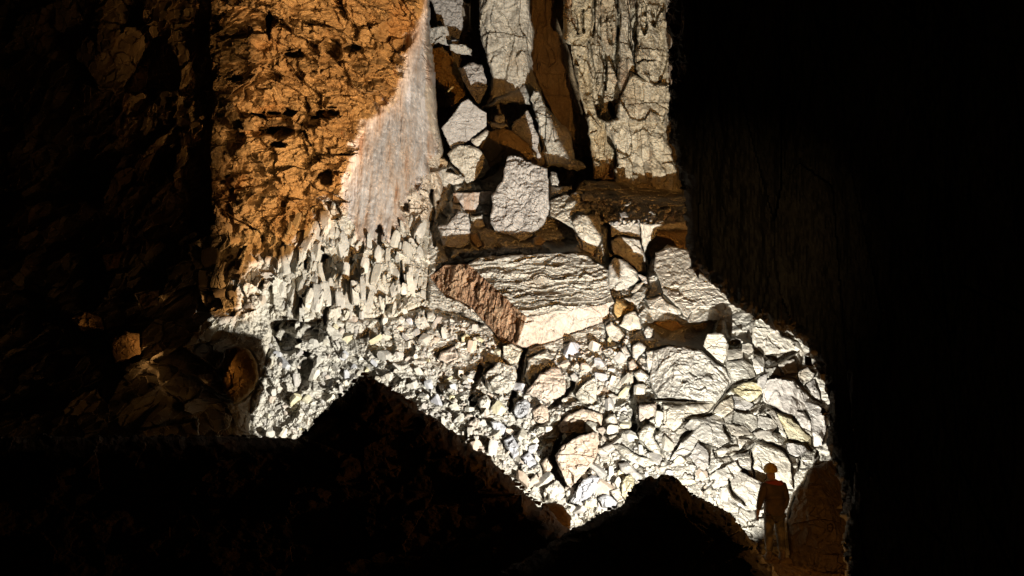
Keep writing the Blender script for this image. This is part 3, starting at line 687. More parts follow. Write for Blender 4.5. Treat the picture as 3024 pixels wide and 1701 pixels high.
# ---- the great tilted slab: three faces meeting at one corner
SLAB = k3([(60, 280), (180, 195), (340, 185), (430, 140), (600, 128), (860, 122), (1150, 108), (1345, 230), (1352, 380), (1392, 470), (1352, 505), (1345, 592), (1270, 622), (1060, 702), (900, 762), (738, 802), (700, 772), (580, 752), (500, 652), (370, 512), (270, 452), (190, 432), (130, 372)])
def plane_through(a, b, c):
    A = np.array([[p[0], p[1], 1.0] for p in (a, b, c)])
    return np.linalg.solve(A, np.array([p[2] for p in (a, b, c)]))
q = k3([(345, 190), (760, 570), (740, 800), (1345, 500), (1150, 110), (60, 280), (560, 740)])
top = plane_through((*q[0], 36.4), (*q[1], 33.9), (*q[4], 37.0))
frt = plane_through((*q[1], 33.9), (*q[2], 34.1), (*q[3], 34.6))
lft = plane_through((*q[0], 36.4), (*q[1], 33.9), (*q[6], 34.7))
def slab_y(U, V):
    W0 = P(U, V, 36.0 + 0 * U)
    w = 10 * fbm(W0 * 1.5, 3, 61)
    return np.maximum(np.maximum(top[0] * U + top[1] * (V + w) + top[2], frt[0] * U + frt[1] * (V + w) + frt[2]), lft[0] * (U + w) + lft[1] * V + lft[2])
def slab_rel(W, U, V, d):
    t = top[0] * U + top[1] * V + top[2]; f_ = frt[0] * U + frt[1] * V + frt[2]; l_ = lft[0] * U + lft[1] * V + lft[2]
    it = (t >= np.maximum(f_, l_)); il = (l_ > np.maximum(t, f_))
    Wd = W + 0.2 * np.stack([fbm(W * 1.4, 2, 5), fbm(W * 1.4, 2, 9), fbm(W * 1.4, 2, 13)], -1)
    # ends of thin beds on the upper face, split wood look on the left face
    beds = facet(np.stack([Wd[..., 0] * 0.7 + 2.0 * Wd[..., 2] * 0, Wd[..., 1] * 0.4, (Wd[..., 2] - 0.12 * Wd[..., 0]) * 8.5], -1), 701, 0.7)
    split = facet(np.stack([(W[..., 0] - 0.15 * W[..., 2]) * 7.0, W[..., 1] * 1.2, W[..., 2] * 1.0], -1), 711, 0.8)
    base = 0.10 * facet(Wd / 0.9, 721) + 0.03 * facet(Wd / 0.2, 731, 1.3)
    return base * np.where(~it & ~il, 0.8, 1.0) + np.where(~it & ~il, 0.16 * grit(W * np.array([2.2, 2, 1.6]), 760) + 0.06 * grit(W * np.array([6, 5, 3]), 761), 0) + np.where(it, 0.16 * beds * (0.5 + 0.5 * sst(1760, 1600, U)) + 0.03 * facet(Wd / 0.13, 741), 0) + np.where(il, 0.13 * split + 0.06 * facet(Wd / 0.2, 751) + 0.12 * grit(W * np.array([3.5, 3, 1.3]), 763), 0)
slab = traced('rock_slab', SLAB, slab_y, M['lime'], 1.5, 2.5, 6, 0.15, slab_rel, 3.0, None, 77)
slab.data.materials.append(M['brown']); slab.data.materials.append(M['pink'])
co = np.empty(len(slab.data.polygons) * 3, np.float32); slab.data.polygons.foreach_get('center', co); co = co.reshape(-1, 3)
yy = co[:, 1]; dz = co[:, 2] - CAMZ
tt = yy * CP + dz * SP
uu = 1512 + FPX * co[:, 0] / tt; vv = 850.5 - FPX * (dz * CP - yy * SP) / tt
t_ = top[0] * uu + top[1] * vv + top[2]; f_ = frt[0] * uu + frt[1] * vv + frt[2]; l_ = lft[0] * uu + lft[1] * vv + lft[2]
slab.data.polygons.foreach_set('material_index', np.where(l_ > np.maximum(t_, f_), 1, np.where(f_ > t_, 2, 0)).astype(np.int32))
centre(slab)
tag(slab, 'great tilted slab with thin beds on top and a brown splintered left side', 'slab')
SLAB_ID = np.array(SLAB)
ROCK_POLYS.append(SLAB_ID)

# ---- named rocks of the lower slope
TALUS = [
    (k4([(278, 1000), (330, 930), (430, 850), (600, 795), (652, 800), (667, 900), (640, 1000), (600, 1092), (480, 1222), (410, 1282), (380, 1252), (320, 1102)]), 'large pinkish slab with curved ridges near the foot of the slope', 'pink', dict(lean=0.35, out=0.45, planes=[(0, 0, 0), (0.008, 0.004, -0.4)], strat=0.05, cat='slab')),
    (k4([(200, 1272), (300, 1210), (370, 1272), (382, 1332), (340, 1402), (200, 1402), (185, 1342)]), 'white crumbly boulder below the pinkish slab, at the left dark mound', 'pale', dict(lean=0.3, k=1.6)),
    (k4([(400, 1402), (520, 1212), (600, 1160), (680, 1180), (682, 1242), (600, 1342), (480, 1422)]), 'white elongated boulder right of the white crumbly boulder', 'bluish', dict(lean=0.4, k=1.4)),
    (k4([(622, 950), (680, 928), (767, 985), (660, 997)]), 'small bright pointed chip right of the pinkish slab', 'pale', dict(lean=0.2, out=0.5, k=0.4)),
    (k4([(768, 910), (830, 893), (1000, 1000), (1202, 1060), (1180, 1092), (1050, 1112), (900, 1032)]), 'long narrow slab lying diagonally below the rubble, brown left end', 'lime', dict(lean=0.5, out=0.3)),
    (k4([(832, 1060), (900, 1048), (980, 1122), (1052, 1192), (1000, 1232), (940, 1182), (850, 1142)]), 'grey smooth slab under the long narrow slab', 'grey', dict(lean=0.5, k=0.5)),
    (k4([(860, 1192), (930, 1160), (967, 1212), (942, 1322), (900, 1392), (850, 1342)]), 'cream boulder above the left shoulder of the right dark mound', 'yellow', dict(lean=0.3)),
    (k4([(745, 1292), (840, 1278), (882, 1392), (830, 1402), (760, 1332)]), 'crumbly white rock left of the cream boulder', 'pale', dict(lean=0.3, k=1.5)),
    (k4([(650, 1360), (740, 1330), (820, 1400), (800, 1449), (690, 1449)]), 'grey rock at the very bottom of the notch between the mounds', 'bluish', dict(lean=0.3)),
    (k4([(998, 560), (1100, 555), (1162, 545), (1150, 672), (1010, 722)]), 'pinkish upright block left of the smooth pale block', 'pink', dict(lean=0.2, out=0.4)),
    (k4([(995, 800), (1080, 720), (1152, 760), (1132, 832), (1222, 1022), (1200, 1042), (1090, 962), (1000, 882)]), 'long grey sided rock slanting down to the right below the pinkish block', 'lime', dict(lean=0.45)),
    (k4([(1090, 690), (1160, 672), (1186, 720), (1120, 800)]), 'small pale cube below the pinkish upright block', 'pale', dict(lean=0.2, out=0.3)),
    (k4([(842, 70), (900, 48), (942, 140), (890, 177), (860, 120)]), 'tilted pale brick shaped rock under the brown hollow, left of two', 'pale', dict(lean=0.2, out=0.3, k=0.4)),
    (k4([(958, 50), (1010, 18), (1082, 70), (990, 187), (943, 170)]), 'tilted pale brick shaped rock under the brown hollow, right of two', 'pale', dict(lean=0.2, out=0.3, k=0.4)),
    (k4([(1070, 100), (1137, 95), (1132, 302), (1080, 292), (1060, 202)]), 'narrow upright slab left of the broad rough boulder', 'pale', dict(lean=0.2, out=0.3, k=0.7)),
    (k4([(908, 190), (960, 178), (1012, 242), (970, 282), (918, 272)]), 'angular stone below the two brick shaped rocks', 'pink', dict(lean=0.3)),
    (k4([(958, 292), (1020, 258), (1102, 322), (1050, 382), (990, 372)]), 'pale angular stone left of the foot of the narrow upright slab', 'pale', dict(lean=0.3)),
    (k4([(895, 280), (945, 275), (960, 380), (930, 400), (895, 340)]), 'thin standing stone in the dark cleft', 'lime', dict(lean=0.3)),
    (k4([(150, 300), (270, 238), (332, 250), (382, 370), (382, 472), (220, 562), (110, 502), (20, 472), (80, 402)]), 'large mauve grey slab with vertical striations below the great tilted slab', 'pink', dict(lean=0.35, out=0.5, strat=0.04, cat='slab')),
    (k4([(458, 470), (520, 400), (620, 320), (652, 420), (642, 560), (560, 582), (470, 512)]), 'pale rubbly boulder right of the mauve grey slab', 'lime', dict(lean=0.5, k=1.5)),
    (k4([(668, 500), (760, 458), (822, 480), (802, 572), (690, 572)]), 'bright white smooth stone in the middle of the rubble', 'pale', dict(lean=0.5, k=0.6)),
    (k4([(298, 742), (400, 650), (530, 590), (690, 642), (702, 742), (600, 762), (510, 802), (330, 822)]), 'wide pinkish boulder above the large pinkish slab', 'pink', dict(lean=0.5, out=0.3)),
    (k4([(408, 310), (460, 288), (492, 330), (470, 372), (418, 367)]), 'small cube at the top of the black cleft', 'grey', dict(lean=0.2, out=0.3, k=0.5)),
    (k4([(715, 700), (740, 650), (800, 638), (832, 720), (760, 782), (713, 752)]), 'egg shaped stone right of the wide pinkish boulder', 'pale', dict(lean=0.4)),
    (k4([(738, 840), (820, 813), (852, 860), (790, 892), (743, 882)]), 'pale stone above the long narrow slab', 'pale', dict(lean=0.3)),
    (k4([(640, 760), (700, 750), (722, 790), (690, 840), (650, 800)]), 'pinkish stone on the upper right corner of the large pinkish slab', 'pink', dict(lean=0.2, out=0.5)),
    (k3([(662, 1240), (690, 1170), (740, 1143), (792, 1190), (772, 1262), (690, 1302)]), 'white banded round boulder left of the black cleft', 'bluish', dict(lean=0.4, strat=0.06)),
    (k3([(800, 1232), (870, 1188), (912, 1222), (917, 1312), (860, 1342), (808, 1302)]), 'striped boulder right of the white banded boulder', 'pink', dict(lean=0.3, strat=0.05)),
    (k3([(413, 1152), (470, 1123), (507, 1160), (492, 1232), (440, 1252), (413, 1202)]), 'bright white stone alone in the left rubble', 'pale', dict(lean=0.3)),
    (k3([(498, 1312), (570, 1308), (622, 1360), (592, 1422), (540, 1402)]), 'bluish stone with a dark edge left of the white banded boulder', 'bluish', dict(lean=0.3)),
    (k3([(328, 1342), (400, 1278), (442, 1312), (422, 1372), (350, 1382)]), 'mauve stone above the bluish rocks, left rubble', 'pink', dict(lean=0.3)),
    (k7([(645, 872), (700, 838), (732, 890), (762, 950), (710, 977), (670, 922)]), 'long bluish block in the lower left rubble', 'bluish', dict(lean=0.4)),
    (k7([(745, 962), (800, 928), (842, 1000), (790, 1032)]), 'bluish block under the long bluish block', 'bluish', dict(lean=0.4)),
    (k7([(863, 1000), (900, 963), (937, 1010), (920, 1052), (880, 1062)]), 'tan stone left of the large pinkish slab', 'pink', dict(lean=0.3)),
    (k7([(768, 1102), (840, 1058), (862, 1110), (790, 1147)]), 'pinkish brick shaped stone at the edge of the left dark mound', 'pink', dict(lean=0.3)),
    (k7([(290, 360), (380, 330), (400, 400), (330, 430), (270, 410)]), 'mauve flat rock in the rubble left of the brown splintered side', 'pink', dict(lean=0.4)),
    (k7([(405, 280), (440, 258), (470, 290), (455, 320), (420, 325)]), 'round stone with a yellow rim in the left rubble', 'yellow', dict(lean=0.2)),
    (k7([(205, 140), (245, 130), (268, 165), (250, 195), (215, 190)]), 'white rounded stone below the fluted curtain, next to the brown shade', 'pale', dict(lean=0.3, k=0.5)),
    (k7([(640, 330), (700, 315), (762, 360), (740, 430), (680, 440), (645, 400)]), 'crumbly block under the left corner of the great tilted slab', 'lime', dict(lean=0.4, k=1.5)),
    (k7([(790, 400), (900, 350), (940, 400), (880, 460), (850, 540), (800, 580), (770, 500)]), 'rough ribbed rock left of the mauve grey slab', 'lime', dict(lean=0.5, k=1.4)),
    (k7([(530, 500), (620, 420), (720, 450), (730, 560), (650, 620), (560, 590)]), 'big ribbed mass of rubbly rock left of the deep dark fissure', 'lime', dict(lean=0.5, k=1.6)),
    (k7([(1230, 220), (1270, 190), (1340, 270), (1310, 320), (1250, 280)]), 'pale oblong rock below the right end of the great tilted slab', 'pale', dict(lean=0.3, k=0.5)),
    (k7([(1340, 150), (1400, 130), (1430, 170), (1440, 240), (1390, 250), (1310, 220)]), 'bright angular rock left of the brown hollow', 'pale', dict(lean=0.3, k=0.6)),
    (k7([(1290, 60), (1400, 110), (1370, 150), (1300, 180), (1275, 140)]), 'olive shaded rock right of the great tilted slab', 'ochre', dict(lean=0.3, k=0.6)),
]
for poly, lab, mt, opt in TALUS:
    cat = opt.pop('cat', 'rock')
    B('rock' if cat == 'rock' else 'rock_slab', poly, lab, cat, mt, **opt)

# ---- ochre boulder and faint blocks at the lower left
B('boulder', [(655, 1150), (658, 1060), (668, 1030), (700, 1020), (735, 1030), (758, 1070), (766, 1110), (750, 1150), (720, 1180), (690, 1195)], 'orange lit rounded boulder at the left foot of the pale wall', 'boulder', 'ochre', yb=29.3, lean=0.2, nf=3, k=0.6, big=0.5, roll=12, rolld=0.4, thick=1.6)
for pts, lab in (([(322, 1000), (370, 978), (412, 985), (418, 1050), (340, 1075), (325, 1040)], 'dim greenish cube shaped block low on the dark left wall'),
                 ([(205, 940), (250, 918), (300, 935), (312, 975), (280, 1000), (235, 980)], 'dim olive block at the far left of the dark wall'),
                 ([(300, 750), (370, 738), (350, 790), (312, 805)], 'faint brown block jutting from the dark left wall'),
                 ([(400, 870), (470, 850), (465, 900), (420, 915)], 'faint green ledge rock between the dim blocks')):
    B('boulder', pts, lab, 'rock', 'ochre', lean=0.1, out=0.9, k=0.8)

# ------------------------------------------------------------------ the left wall and the rubble slope, one relief cut in two
STEP = 3.0
gu = np.arange(-160, 2580, STEP); gv = np.arange(-160, 1760, STEP)
GU, GV = np.meshgrid(gu, gv)
LEFT = [(-400, -400), (1250, -400), (1262, -160), (1258, 0), (1266, 120), (1279, 240), (1290, 370), (1302, 440), (1296, 520), (1312, 560), (1290, 610), (1266, 690), (1262, 900), (1180, 935), (900, 950), (815, 935), (800, 1010), (770, 1120), (740, 1180), (740, 1300), (640, 1330), (-400, 1330)]
SLOPE = [(1262, 900), (1266, 690), (1290, 610), (1312, 560), (1296, 520), (1302, 470), (1340, 500), (1420, 540), (1500, 500), (1640, 540), (1690, 590), (1740, 640), (1790, 680), (1800, 830), (1900, 845), (1930, 770), (2060, 800), (2300, 900), (2800, 1000), (2800, 2000), (600, 2000), (640, 1330), (740, 1300), (740, 1180), (770, 1120), (800, 1010), (815, 935), (900, 950), (1180, 935)]
Wg = P(GU, GV, Y0(GU, GV))
REL = wall_relief(Wg, GU, GV)
GY = Y0(GU, GV) - REL * 0.95
PUSH = np.zeros(GU.shape)
for p_ in ROCK_POLYS:
    lo_, hi_ = p_.min(0) - 20, p_.max(0) + 20
    j0, j1 = np.searchsorted(gu, [lo_[0], hi_[0]]); i0, i1 = np.searchsorted(gv, [lo_[1], hi_[1]])
    if j1 <= j0 or i1 <= i0:
        continue
    s_ = sdf(GU[i0:i1, j0:j1], GV[i0:i1, j0:j1], p_)
    PUSH[i0:i1, j0:j1] = np.maximum(PUSH[i0:i1, j0:j1], (2.6 if p_ is SLAB_ID else (0.4 if p_[:, 0].mean() > 2050 else 0.6)) * (1 - (sst(-10, 2, s_) if p_ is SLAB_ID else sst(-6, 6, s_))))
cj = 14 * fbm(Wg * 2.2, 4, 310)
CL = crack_d(GU + cj * 0.4, GV + cj * 0.4) + cleft_d(GU + cj, GV + 14 * fbm(Wg * 2.2, 4, 311))
GY = GY + np.maximum(PUSH, CL)
jit = 7 * fbm(Wg * 1.5, 3, 301); jit2 = 7 * fbm(Wg * 1.5, 3, 302)
SL = sdf(GU + jit, GV + jit2, LEFT)
SS = sdf(GU + jit, GV + jit2, SLOPE)
SA = np.minimum(SL, SS)
# free edges of the rock turn back into the dark instead of ending like paper
edge = np.clip(1 + SA / 14.0, 0, 1)
GY = GY + 0.5 * (1 - np.sqrt(np.clip(1 - edge ** 2, 0, 1))) + np.where(SA > 0, np.clip(SA / 9.0, 0, 1) * 4.0, 0)
PW = P(GU, GV, GY)

def Ys(u, v):
    i = int(np.clip(round((v - gv[0]) / STEP), 0, len(gv) - 1)); j = int(np.clip(round((u - gu[0]) / STEP), 0, len(gu) - 1))
    return float(GY[i, j])

ny, nx = GU.shape
for nm, sel, mat in (('left_wall', (SL <= SS), M['wall']), ('rubble_slope', (SL > SS), M['lime'])):
    msk = (SA < 3 * STEP)
    idx, q = grid_faces(msk, ny, nx)
    s = sel.ravel()
    own = s[q[:, 0]]
    q = q[own]
    used = np.unique(q)
    re = np.full(ny * nx, -1, np.int64); re[used] = np.arange(len(used))
    o = mesh_obj(nm, PW.reshape(-1, 3)[used], re[q], mat)
    tag(o, kind='structure')
    if nm == 'left_wall':
        # flowstone sheet: its own stone
        o.data.materials.append(M['flow'])
        fw = (sdf(GU, GV, FLOW) + 25 * fbm(Wg * 0.8, 3, 200) + 60 * fbm(Wg * np.array([4, 4, 1.2]), 4, 203)).ravel()[q[:, 0]] < 0
        o.data.materials.append(M['lime'])
        lw = (GV + 0.15 * (GU - 900) + 120 * fbm(Wg * 0.7, 4, 205)).ravel()[q[:, 0]] > 690
        o.data.polygons.foreach_set('material_index', np.where(fw, 1, np.where(lw, 2, 0)).astype(np.int32))

# ------------------------------------------------------------------ dark wall at the right, nearer than the lamp
RW = [(1960, -420), (1966, -150), (1976, 120), (1983, 250), (1968, 340), (1990, 450), (2018, 560), (2022, 640), (2030, 740), (2040, 792), (2052, 802), (2100, 832), (2160, 890), (2225, 928),
      (2270, 962), (2330, 985), (2372, 1010), (2384, 1045), (2412, 1085), (2425, 1120), (2440, 1150), (2438, 1310), (2462, 1370), (2482, 1450), (2500, 1701), (2520, 2300), (3700, 2400), (3700, -420)]
def rw_y(U, V):
    return 15.2 - 0.0022 * (U - 2000) - 0.0006 * (V - 800)
def rw_rel(W, U, V, d):
    return 0.30 * facet(W / np.array([0.6, 0.9, 3.6]), 801) + 0.55 * fbm(W * np.array([2.2, 1.2, 0.35]), 5, 821, 0.6) + 0.12 * grit(W * np.array([6, 5, 1.6]), 823)
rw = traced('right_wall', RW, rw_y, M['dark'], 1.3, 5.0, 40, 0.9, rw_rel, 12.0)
tag(rw, kind='structure')

# ------------------------------------------------------------------ dark mounds in the foreground
def mound(poly, y0, label, seed, roll, rolld, slope_v, thick=1.0, mat='mud', step=4.0):
    cv = min(p_[1] for p_ in poly)
    def yf(U, V):
        return y0 - slope_v * (V - cv)
    def rel(W, U, V, d):
        return 0.16 * facet(W / 1.1, 830 + seed) + 0.05 * facet(W / 0.3, 840 + seed, 1.2) + 0.10 * grit(W * 2.2, 850 + seed)
    o = traced('boulder', poly, yf, M[mat], thick, step, roll, rolld, rel, 9.0, None, seed)
    centre(o)
    tag(o, label, 'boulder')
    ROCK_POLYS.append(np.array(poly, float))
    return o
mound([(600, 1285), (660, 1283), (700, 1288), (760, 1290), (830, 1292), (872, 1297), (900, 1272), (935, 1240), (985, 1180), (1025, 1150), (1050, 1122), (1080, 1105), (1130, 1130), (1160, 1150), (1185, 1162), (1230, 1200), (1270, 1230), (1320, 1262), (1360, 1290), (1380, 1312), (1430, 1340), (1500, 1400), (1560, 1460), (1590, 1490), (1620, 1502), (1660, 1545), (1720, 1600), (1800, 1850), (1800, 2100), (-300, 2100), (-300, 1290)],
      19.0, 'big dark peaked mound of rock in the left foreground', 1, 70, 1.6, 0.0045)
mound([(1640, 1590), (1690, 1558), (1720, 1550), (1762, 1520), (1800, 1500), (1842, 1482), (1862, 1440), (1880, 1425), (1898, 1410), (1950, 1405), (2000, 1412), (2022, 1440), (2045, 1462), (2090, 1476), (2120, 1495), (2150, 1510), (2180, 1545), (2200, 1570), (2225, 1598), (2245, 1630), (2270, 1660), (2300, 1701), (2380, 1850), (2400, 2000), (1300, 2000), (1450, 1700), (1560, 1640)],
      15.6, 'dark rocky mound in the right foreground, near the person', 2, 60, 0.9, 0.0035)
B('boulder', k7([(878, 1232), (940, 1225), (992, 1240), (1042, 1312), (1030, 1390), (960, 1420), (920, 1340)]), 'small olive boulder in the notch between the two dark mounds', 'boulder', 'ochre', yb=20.0, lean=0.2, nf=2, k=0.4, big=0.5, roll=14, rolld=0.4)

# unseen blockers added close to the lamps to shape their light and shadow edges
def light_blocker(name, azel, dist, thick, label, LAMP=LAMP):
    pts = []
    for az, el in azel:
        a, e = math.radians(az), math.radians(el)
        pts.append(Vector((math.sin(a) * math.cos(e), math.cos(a) * math.cos(e), math.sin(e))))
    n = sum(pts, Vector()).normalized()
    front = [LAMP + p_ * (dist / p_.dot(n)) for p_ in pts]
    backp = [p_ + n * thick for p_ in front]
    vs_ = front + backp; k = len(front)
    me = bpy.data.meshes.new(name)
    me.from_pydata([tuple(v) for v in vs_], [], [list(range(k))[::-1], list(range(k, 2 * k))] + [[i, (i + 1) % k, k + (i + 1) % k, k + i] for i in range(k)])
    me.materials.append(M['mud'])
    o = bpy.data.objects.new(name, me); COL.objects.link(o)
    tag(o, label, 'rock')
    return o

def azel_of(u, v, y, LAMP=LAMP):
    p = Vector(tuple(float(x) for x in P(u, v, y))) - LAMP
    return math.degrees(math.atan2(p.x, p.y)), math.degrees(math.atan2(p.z, math.hypot(p.x, p.y)))

LINE = [(1262, -160), (1255, 0), (1240, 60), (1215, 110), (1195, 150), (1180, 220), (1165, 285), (1120, 310), (1085, 330), (1060, 380), (1030, 440), (1020, 510), (1010, 555), (965, 580), (935, 620), (880, 685), (850, 730), (795, 755), (735, 790), (675, 835), (630, 895), (600, 960), (620, 1003), (668, 1010), (720, 1012), (768, 1030), (790, 1110), (765, 1200), (745, 1300)]
LL = [azel_of(a, b, Ys(a, b)) for a, b in LINE]
arc = [(-78, -8), (-82, 10), (-70, 30), (-52, 42), (-34, 46), (LL[0][0] + 1, LL[0][1] + 3)]
shade = light_blocker('lamp_blocker', LL + [(LL[-1][0] - 1, -8)] + arc, 0.6, 0.06, 'unseen blocker added at the white lamp to shape the edge of its light')
SHADOW_STRIPE = [(1545, -160), (1552, 0), (1572, 100), (1566, 180), (1585, 240), (1605, 290), (1640, 350), (1690, 420), (1738, 495), (1748, 440), (1722, 330), (1690, 240), (1692, 180), (1655, 110), (1668, 0), (1672, -160)]
sp = light_blocker('stripe_blocker', [azel_of(a, b, 52.0) for a, b in SHADOW_STRIPE], 0.62, 0.05, 'x')  # unseen piece added to cast the dark stripe into the alcove recess
del sp['label'], sp['category']
sp.parent = shade
light_blocker('amber_blocker_left', [(-46, 60), (-46.6, 34), (-46.2, 28), (-47.4, 24), (-48, 20), (-50, 15), (-51.5, 11.5), (-53, 9.8), (-58.2, 8.6), (-58.8, 4), (-59.2, -12), (-85, -12), (-88, 20), (-80, 55)], 0.8, 0.15, 'unseen blocker added beside the warm lamp, cutting its light at the left', AMBER)  # added out of view so the amber light ends at the wall's corner

G = [azel_of(a, b, 28.9 if b > 1005 else Ys(a, b), AMBER) for a, b in [(1275, -160), (1262, 0), (1240, 120), (1220, 200), (1190, 300), (1130, 350), (1090, 420), (1050, 530), (975, 610), (890, 690), (830, 760), (785, 830), (745, 890), (700, 950), (665, 1000), (705, 1008), (770, 1045), (785, 1110), (750, 1190), (690, 1225)]]
light_blocker('amber_blocker_right', G + [(G[-1][0] - 2, -14), (8, -14), (14, 20), (4, 50), (-20, 60)], 0.85, 0.15, 'unseen blocker added before the warm lamp, keeping it off the white lit rock', AMBER)  # added out of view to hold the amber light back from the slope

# ------------------------------------------------------------------ loose rocks of the slope
def ico(sub):
    t = (1 + 5 ** 0.5) / 2
    v = [(-1, t, 0), (1, t, 0), (-1, -t, 0), (1, -t, 0), (0, -1, t), (0, 1, t), (0, -1, -t), (0, 1, -t), (t, 0, -1), (t, 0, 1), (-t, 0, -1), (-t, 0, 1)]
    f = [(0, 11, 5), (0, 5, 1), (0, 1, 7), (0, 7, 10), (0, 10, 11), (1, 5, 9), (5, 11, 4), (11, 10, 2), (10, 7, 6), (7, 1, 8), (3, 9, 4), (3, 4, 2), (3, 2, 6), (3, 6, 8), (3, 8, 9), (4, 9, 5), (2, 4, 11), (6, 2, 10), (8, 6, 7), (9, 8, 1)]
    v = [np.array(x, float) / np.linalg.norm(x) for x in v]
    for _ in range(sub):
        c = {}; nf = []
        def mid(a, b):
            k_ = (min(a, b), max(a, b))
            if k_ not in c:
                m_ = v[a] + v[b]; v.append(m_ / np.linalg.norm(m_)); c[k_] = len(v) - 1
            return c[k_]
        for a, b, d in f:
            x, y, z = mid(a, b), mid(b, d), mid(d, a)
            nf += [(a, x, z), (b, y, x), (d, z, y), (x, y, z)]
        f = nf
    return np.array(v), np.array(f)

def stone_shape(sub, seed, asp=(1, 1, 1), nplanes=9, tex=0.03):
    v, f = ico(sub)
    r = np.random.default_rng(seed)
    n = r.normal(size=(nplanes, 3)); n /= np.linalg.norm(n, axis=1)[:, None]
    n = np.vstack([n, np.eye(3), -np.eye(3)])
    h = r.uniform(0.55, 0.95, len(n))
    q_ = v @ n.T
    rad = np.min(np.where(q_ > 0.05, h / np.maximum(q_, 0.05), 9), axis=1)
    rad = np.minimum(rad, 1.25) * (1 + tex * fbm(v * 3 + seed, 3, seed))
    return v * rad[:, None] * np.array(asp), f

SHAPES = [('blocky', (1, 0.9, 0.8)), ('flat', (1.2, 0.9, 0.42)), ('wedge shaped', (1.1, 0.6, 0.8)), ('long', (1.6, 0.6, 0.6)), ('angular', (1, 1, 1)), ('slabby', (1.3, 1.0, 0.5)), ('narrow', (1.5, 0.5, 0.75)), ('chunky', (0.9, 1.0, 1.0))]
MATS = [('pale', 'pale'), ('grey', 'grey'), ('lime', 'beige'), ('pink', 'pinkish'), ('bluish', 'bluish'), ('lime', 'beige'), ('pale', 'pale'), ('yellow', 'cream')]
PROT = {}
def proto(si, mi):
    if (si, mi) not in PROT:
        v, f = stone_shape(3, 50 + si * 13 + mi, SHAPES[si][1], 8)
        me = bpy.data.meshes.new('rock')
        me.from_pydata(v.tolist(), [], f.tolist()); me.materials.append(M[MATS[mi][0]])
        PROT[(si, mi)] = me
    return PROT[(si, mi)]

RUB = np.array([(800, 960), (1000, 930), (1260, 890), (1400, 960), (1520, 1060), (1640, 1040), (1800, 960), (1900, 1010), (1930, 1200), (2000, 1290), (2160, 1380), (2150, 1520), (1830, 1500), (1700, 1540), (1600, 1500), (1400, 1340), (1200, 1190), (1090, 1110), (960, 1200), (870, 1300), (770, 1290), (790, 1150)], float)
LANDM = [((1090, 1110), 'the peak of the left mound'), ((1560, 1000), 'the corner of the great tilted slab'), ((1700, 1360), 'the large pinkish slab'), ((1640, 1130), 'the mauve grey slab'),
         ((2000, 1100), 'the broad rough boulder'), ((1960, 1410), 'the top of the right mound'), ((1350, 1200), 'the bright white stone'), ((1450, 1180), 'the white banded boulder'),
         ((1300, 940), 'the brown splintered side'), ((900, 1000), 'the foot of the fluted curtain'), ((1800, 1180), 'the bright smooth stone'), ((760, 1110), 'the orange lit boulder'), ((1540, 1330), 'the bluish blocks'), ((1200, 1000), 'the white rounded stone'), ((2220, 1350), 'the boulder with the arched crack')]
seen_lab = {}
pl_ = [p_ for p_ in ROCK_POLYS]
def inside_any(u, v, grow=0.0):
    for p_ in pl_:
        lo_, hi_ = p_.min(0) - 3, p_.max(0) + 3
        if lo_[0] < u < hi_[0] and lo_[1] < v < hi_[1] and sdf(np.array([u]), np.array([v]), p_)[0] < -grow:
            return True
    return False
placed = []
cnt = 0; tries = 0
while cnt < 190 and tries < 6000:
    tries += 1
    u = rng.uniform(780, 2160); v = rng.uniform(890, 1530)
    if sdf(np.array([u]), np.array([v]), RUB)[0] > -6 or inside_any(u, v, -2) or float(cleft_d(np.array([u]), np.array([v]))[0]) > 0.2:
        continue
    sz = 10 + 15 * rng.random() ** 1.5 + 13 * sst(1200, 1600, u) * rng.random() ** 1.2
    if any((u - a) ** 2 + (v - b) ** 2 < (0.8 * (sz + s)) ** 2 for a, b, s in placed):
        continue
    placed.append((u, v, sz))
    si = int(rng.integers(len(SHAPES))); mi = int(rng.integers(len(MATS)))
    y = Ys(u, v)
    rad = sz * float(K(y)) / FPX
    o = bpy.data.objects.new('rock', proto(si, mi))
    o.location = tuple(float(x) for x in P(u, v, y - 0.02 * rad))
    o.rotation_euler = tuple(rng.uniform(0, 6.28, 3))
    o.scale = (rad, rad, rad)
    COL.objects.link(o)
    (lu, lv), ln = min(LANDM, key=lambda L_: (L_[0][0] - u) ** 2 + (L_[0][1] - v) ** 2)
    dx_, dy_ = u - lu, v - lv
    dist = 'just ' if math.hypot(dx_, dy_) < 60 else ('a little ' if math.hypot(dx_, dy_) < 120 else 'well ')
    side = ('right of' if dx_ > 0 else 'left of') if abs(dx_) > 1.6 * abs(dy_) else (('below' if dy_ > 0 else 'above') if abs(dy_) > 1.6 * abs(dx_) else (('below and ' if dy_ > 0 else 'above and ') + ('right of' if dx_ > 0 else 'left of')))
    side = side.replace(' and ', ' ')
    lab = f"{'small' if sz < 13 else ('middling' if sz < 20 else 'large')} {MATS[mi][1]} {SHAPES[si][0]} rock {dist}{side} {ln}"
    seen_lab.setdefault(lab, []).append(o)
    tag(o, lab, 'rock', 'loose rocks of the rubble slope')
    cnt += 1

for lab, obs in seen_lab.items():
    if len(obs) > 1:
        obs.sort(key=lambda o_: -o_.location.z)
        words = ['upper of two', 'lower of two'] if len(obs) == 2 else ['topmost of three', 'middle one of three', 'lowest of three']
        for o_, w_ in zip(obs, words):
            o_['label'] = lab.replace('a little ', '').replace('just ', '').replace('well ', '') + ', ' + w_
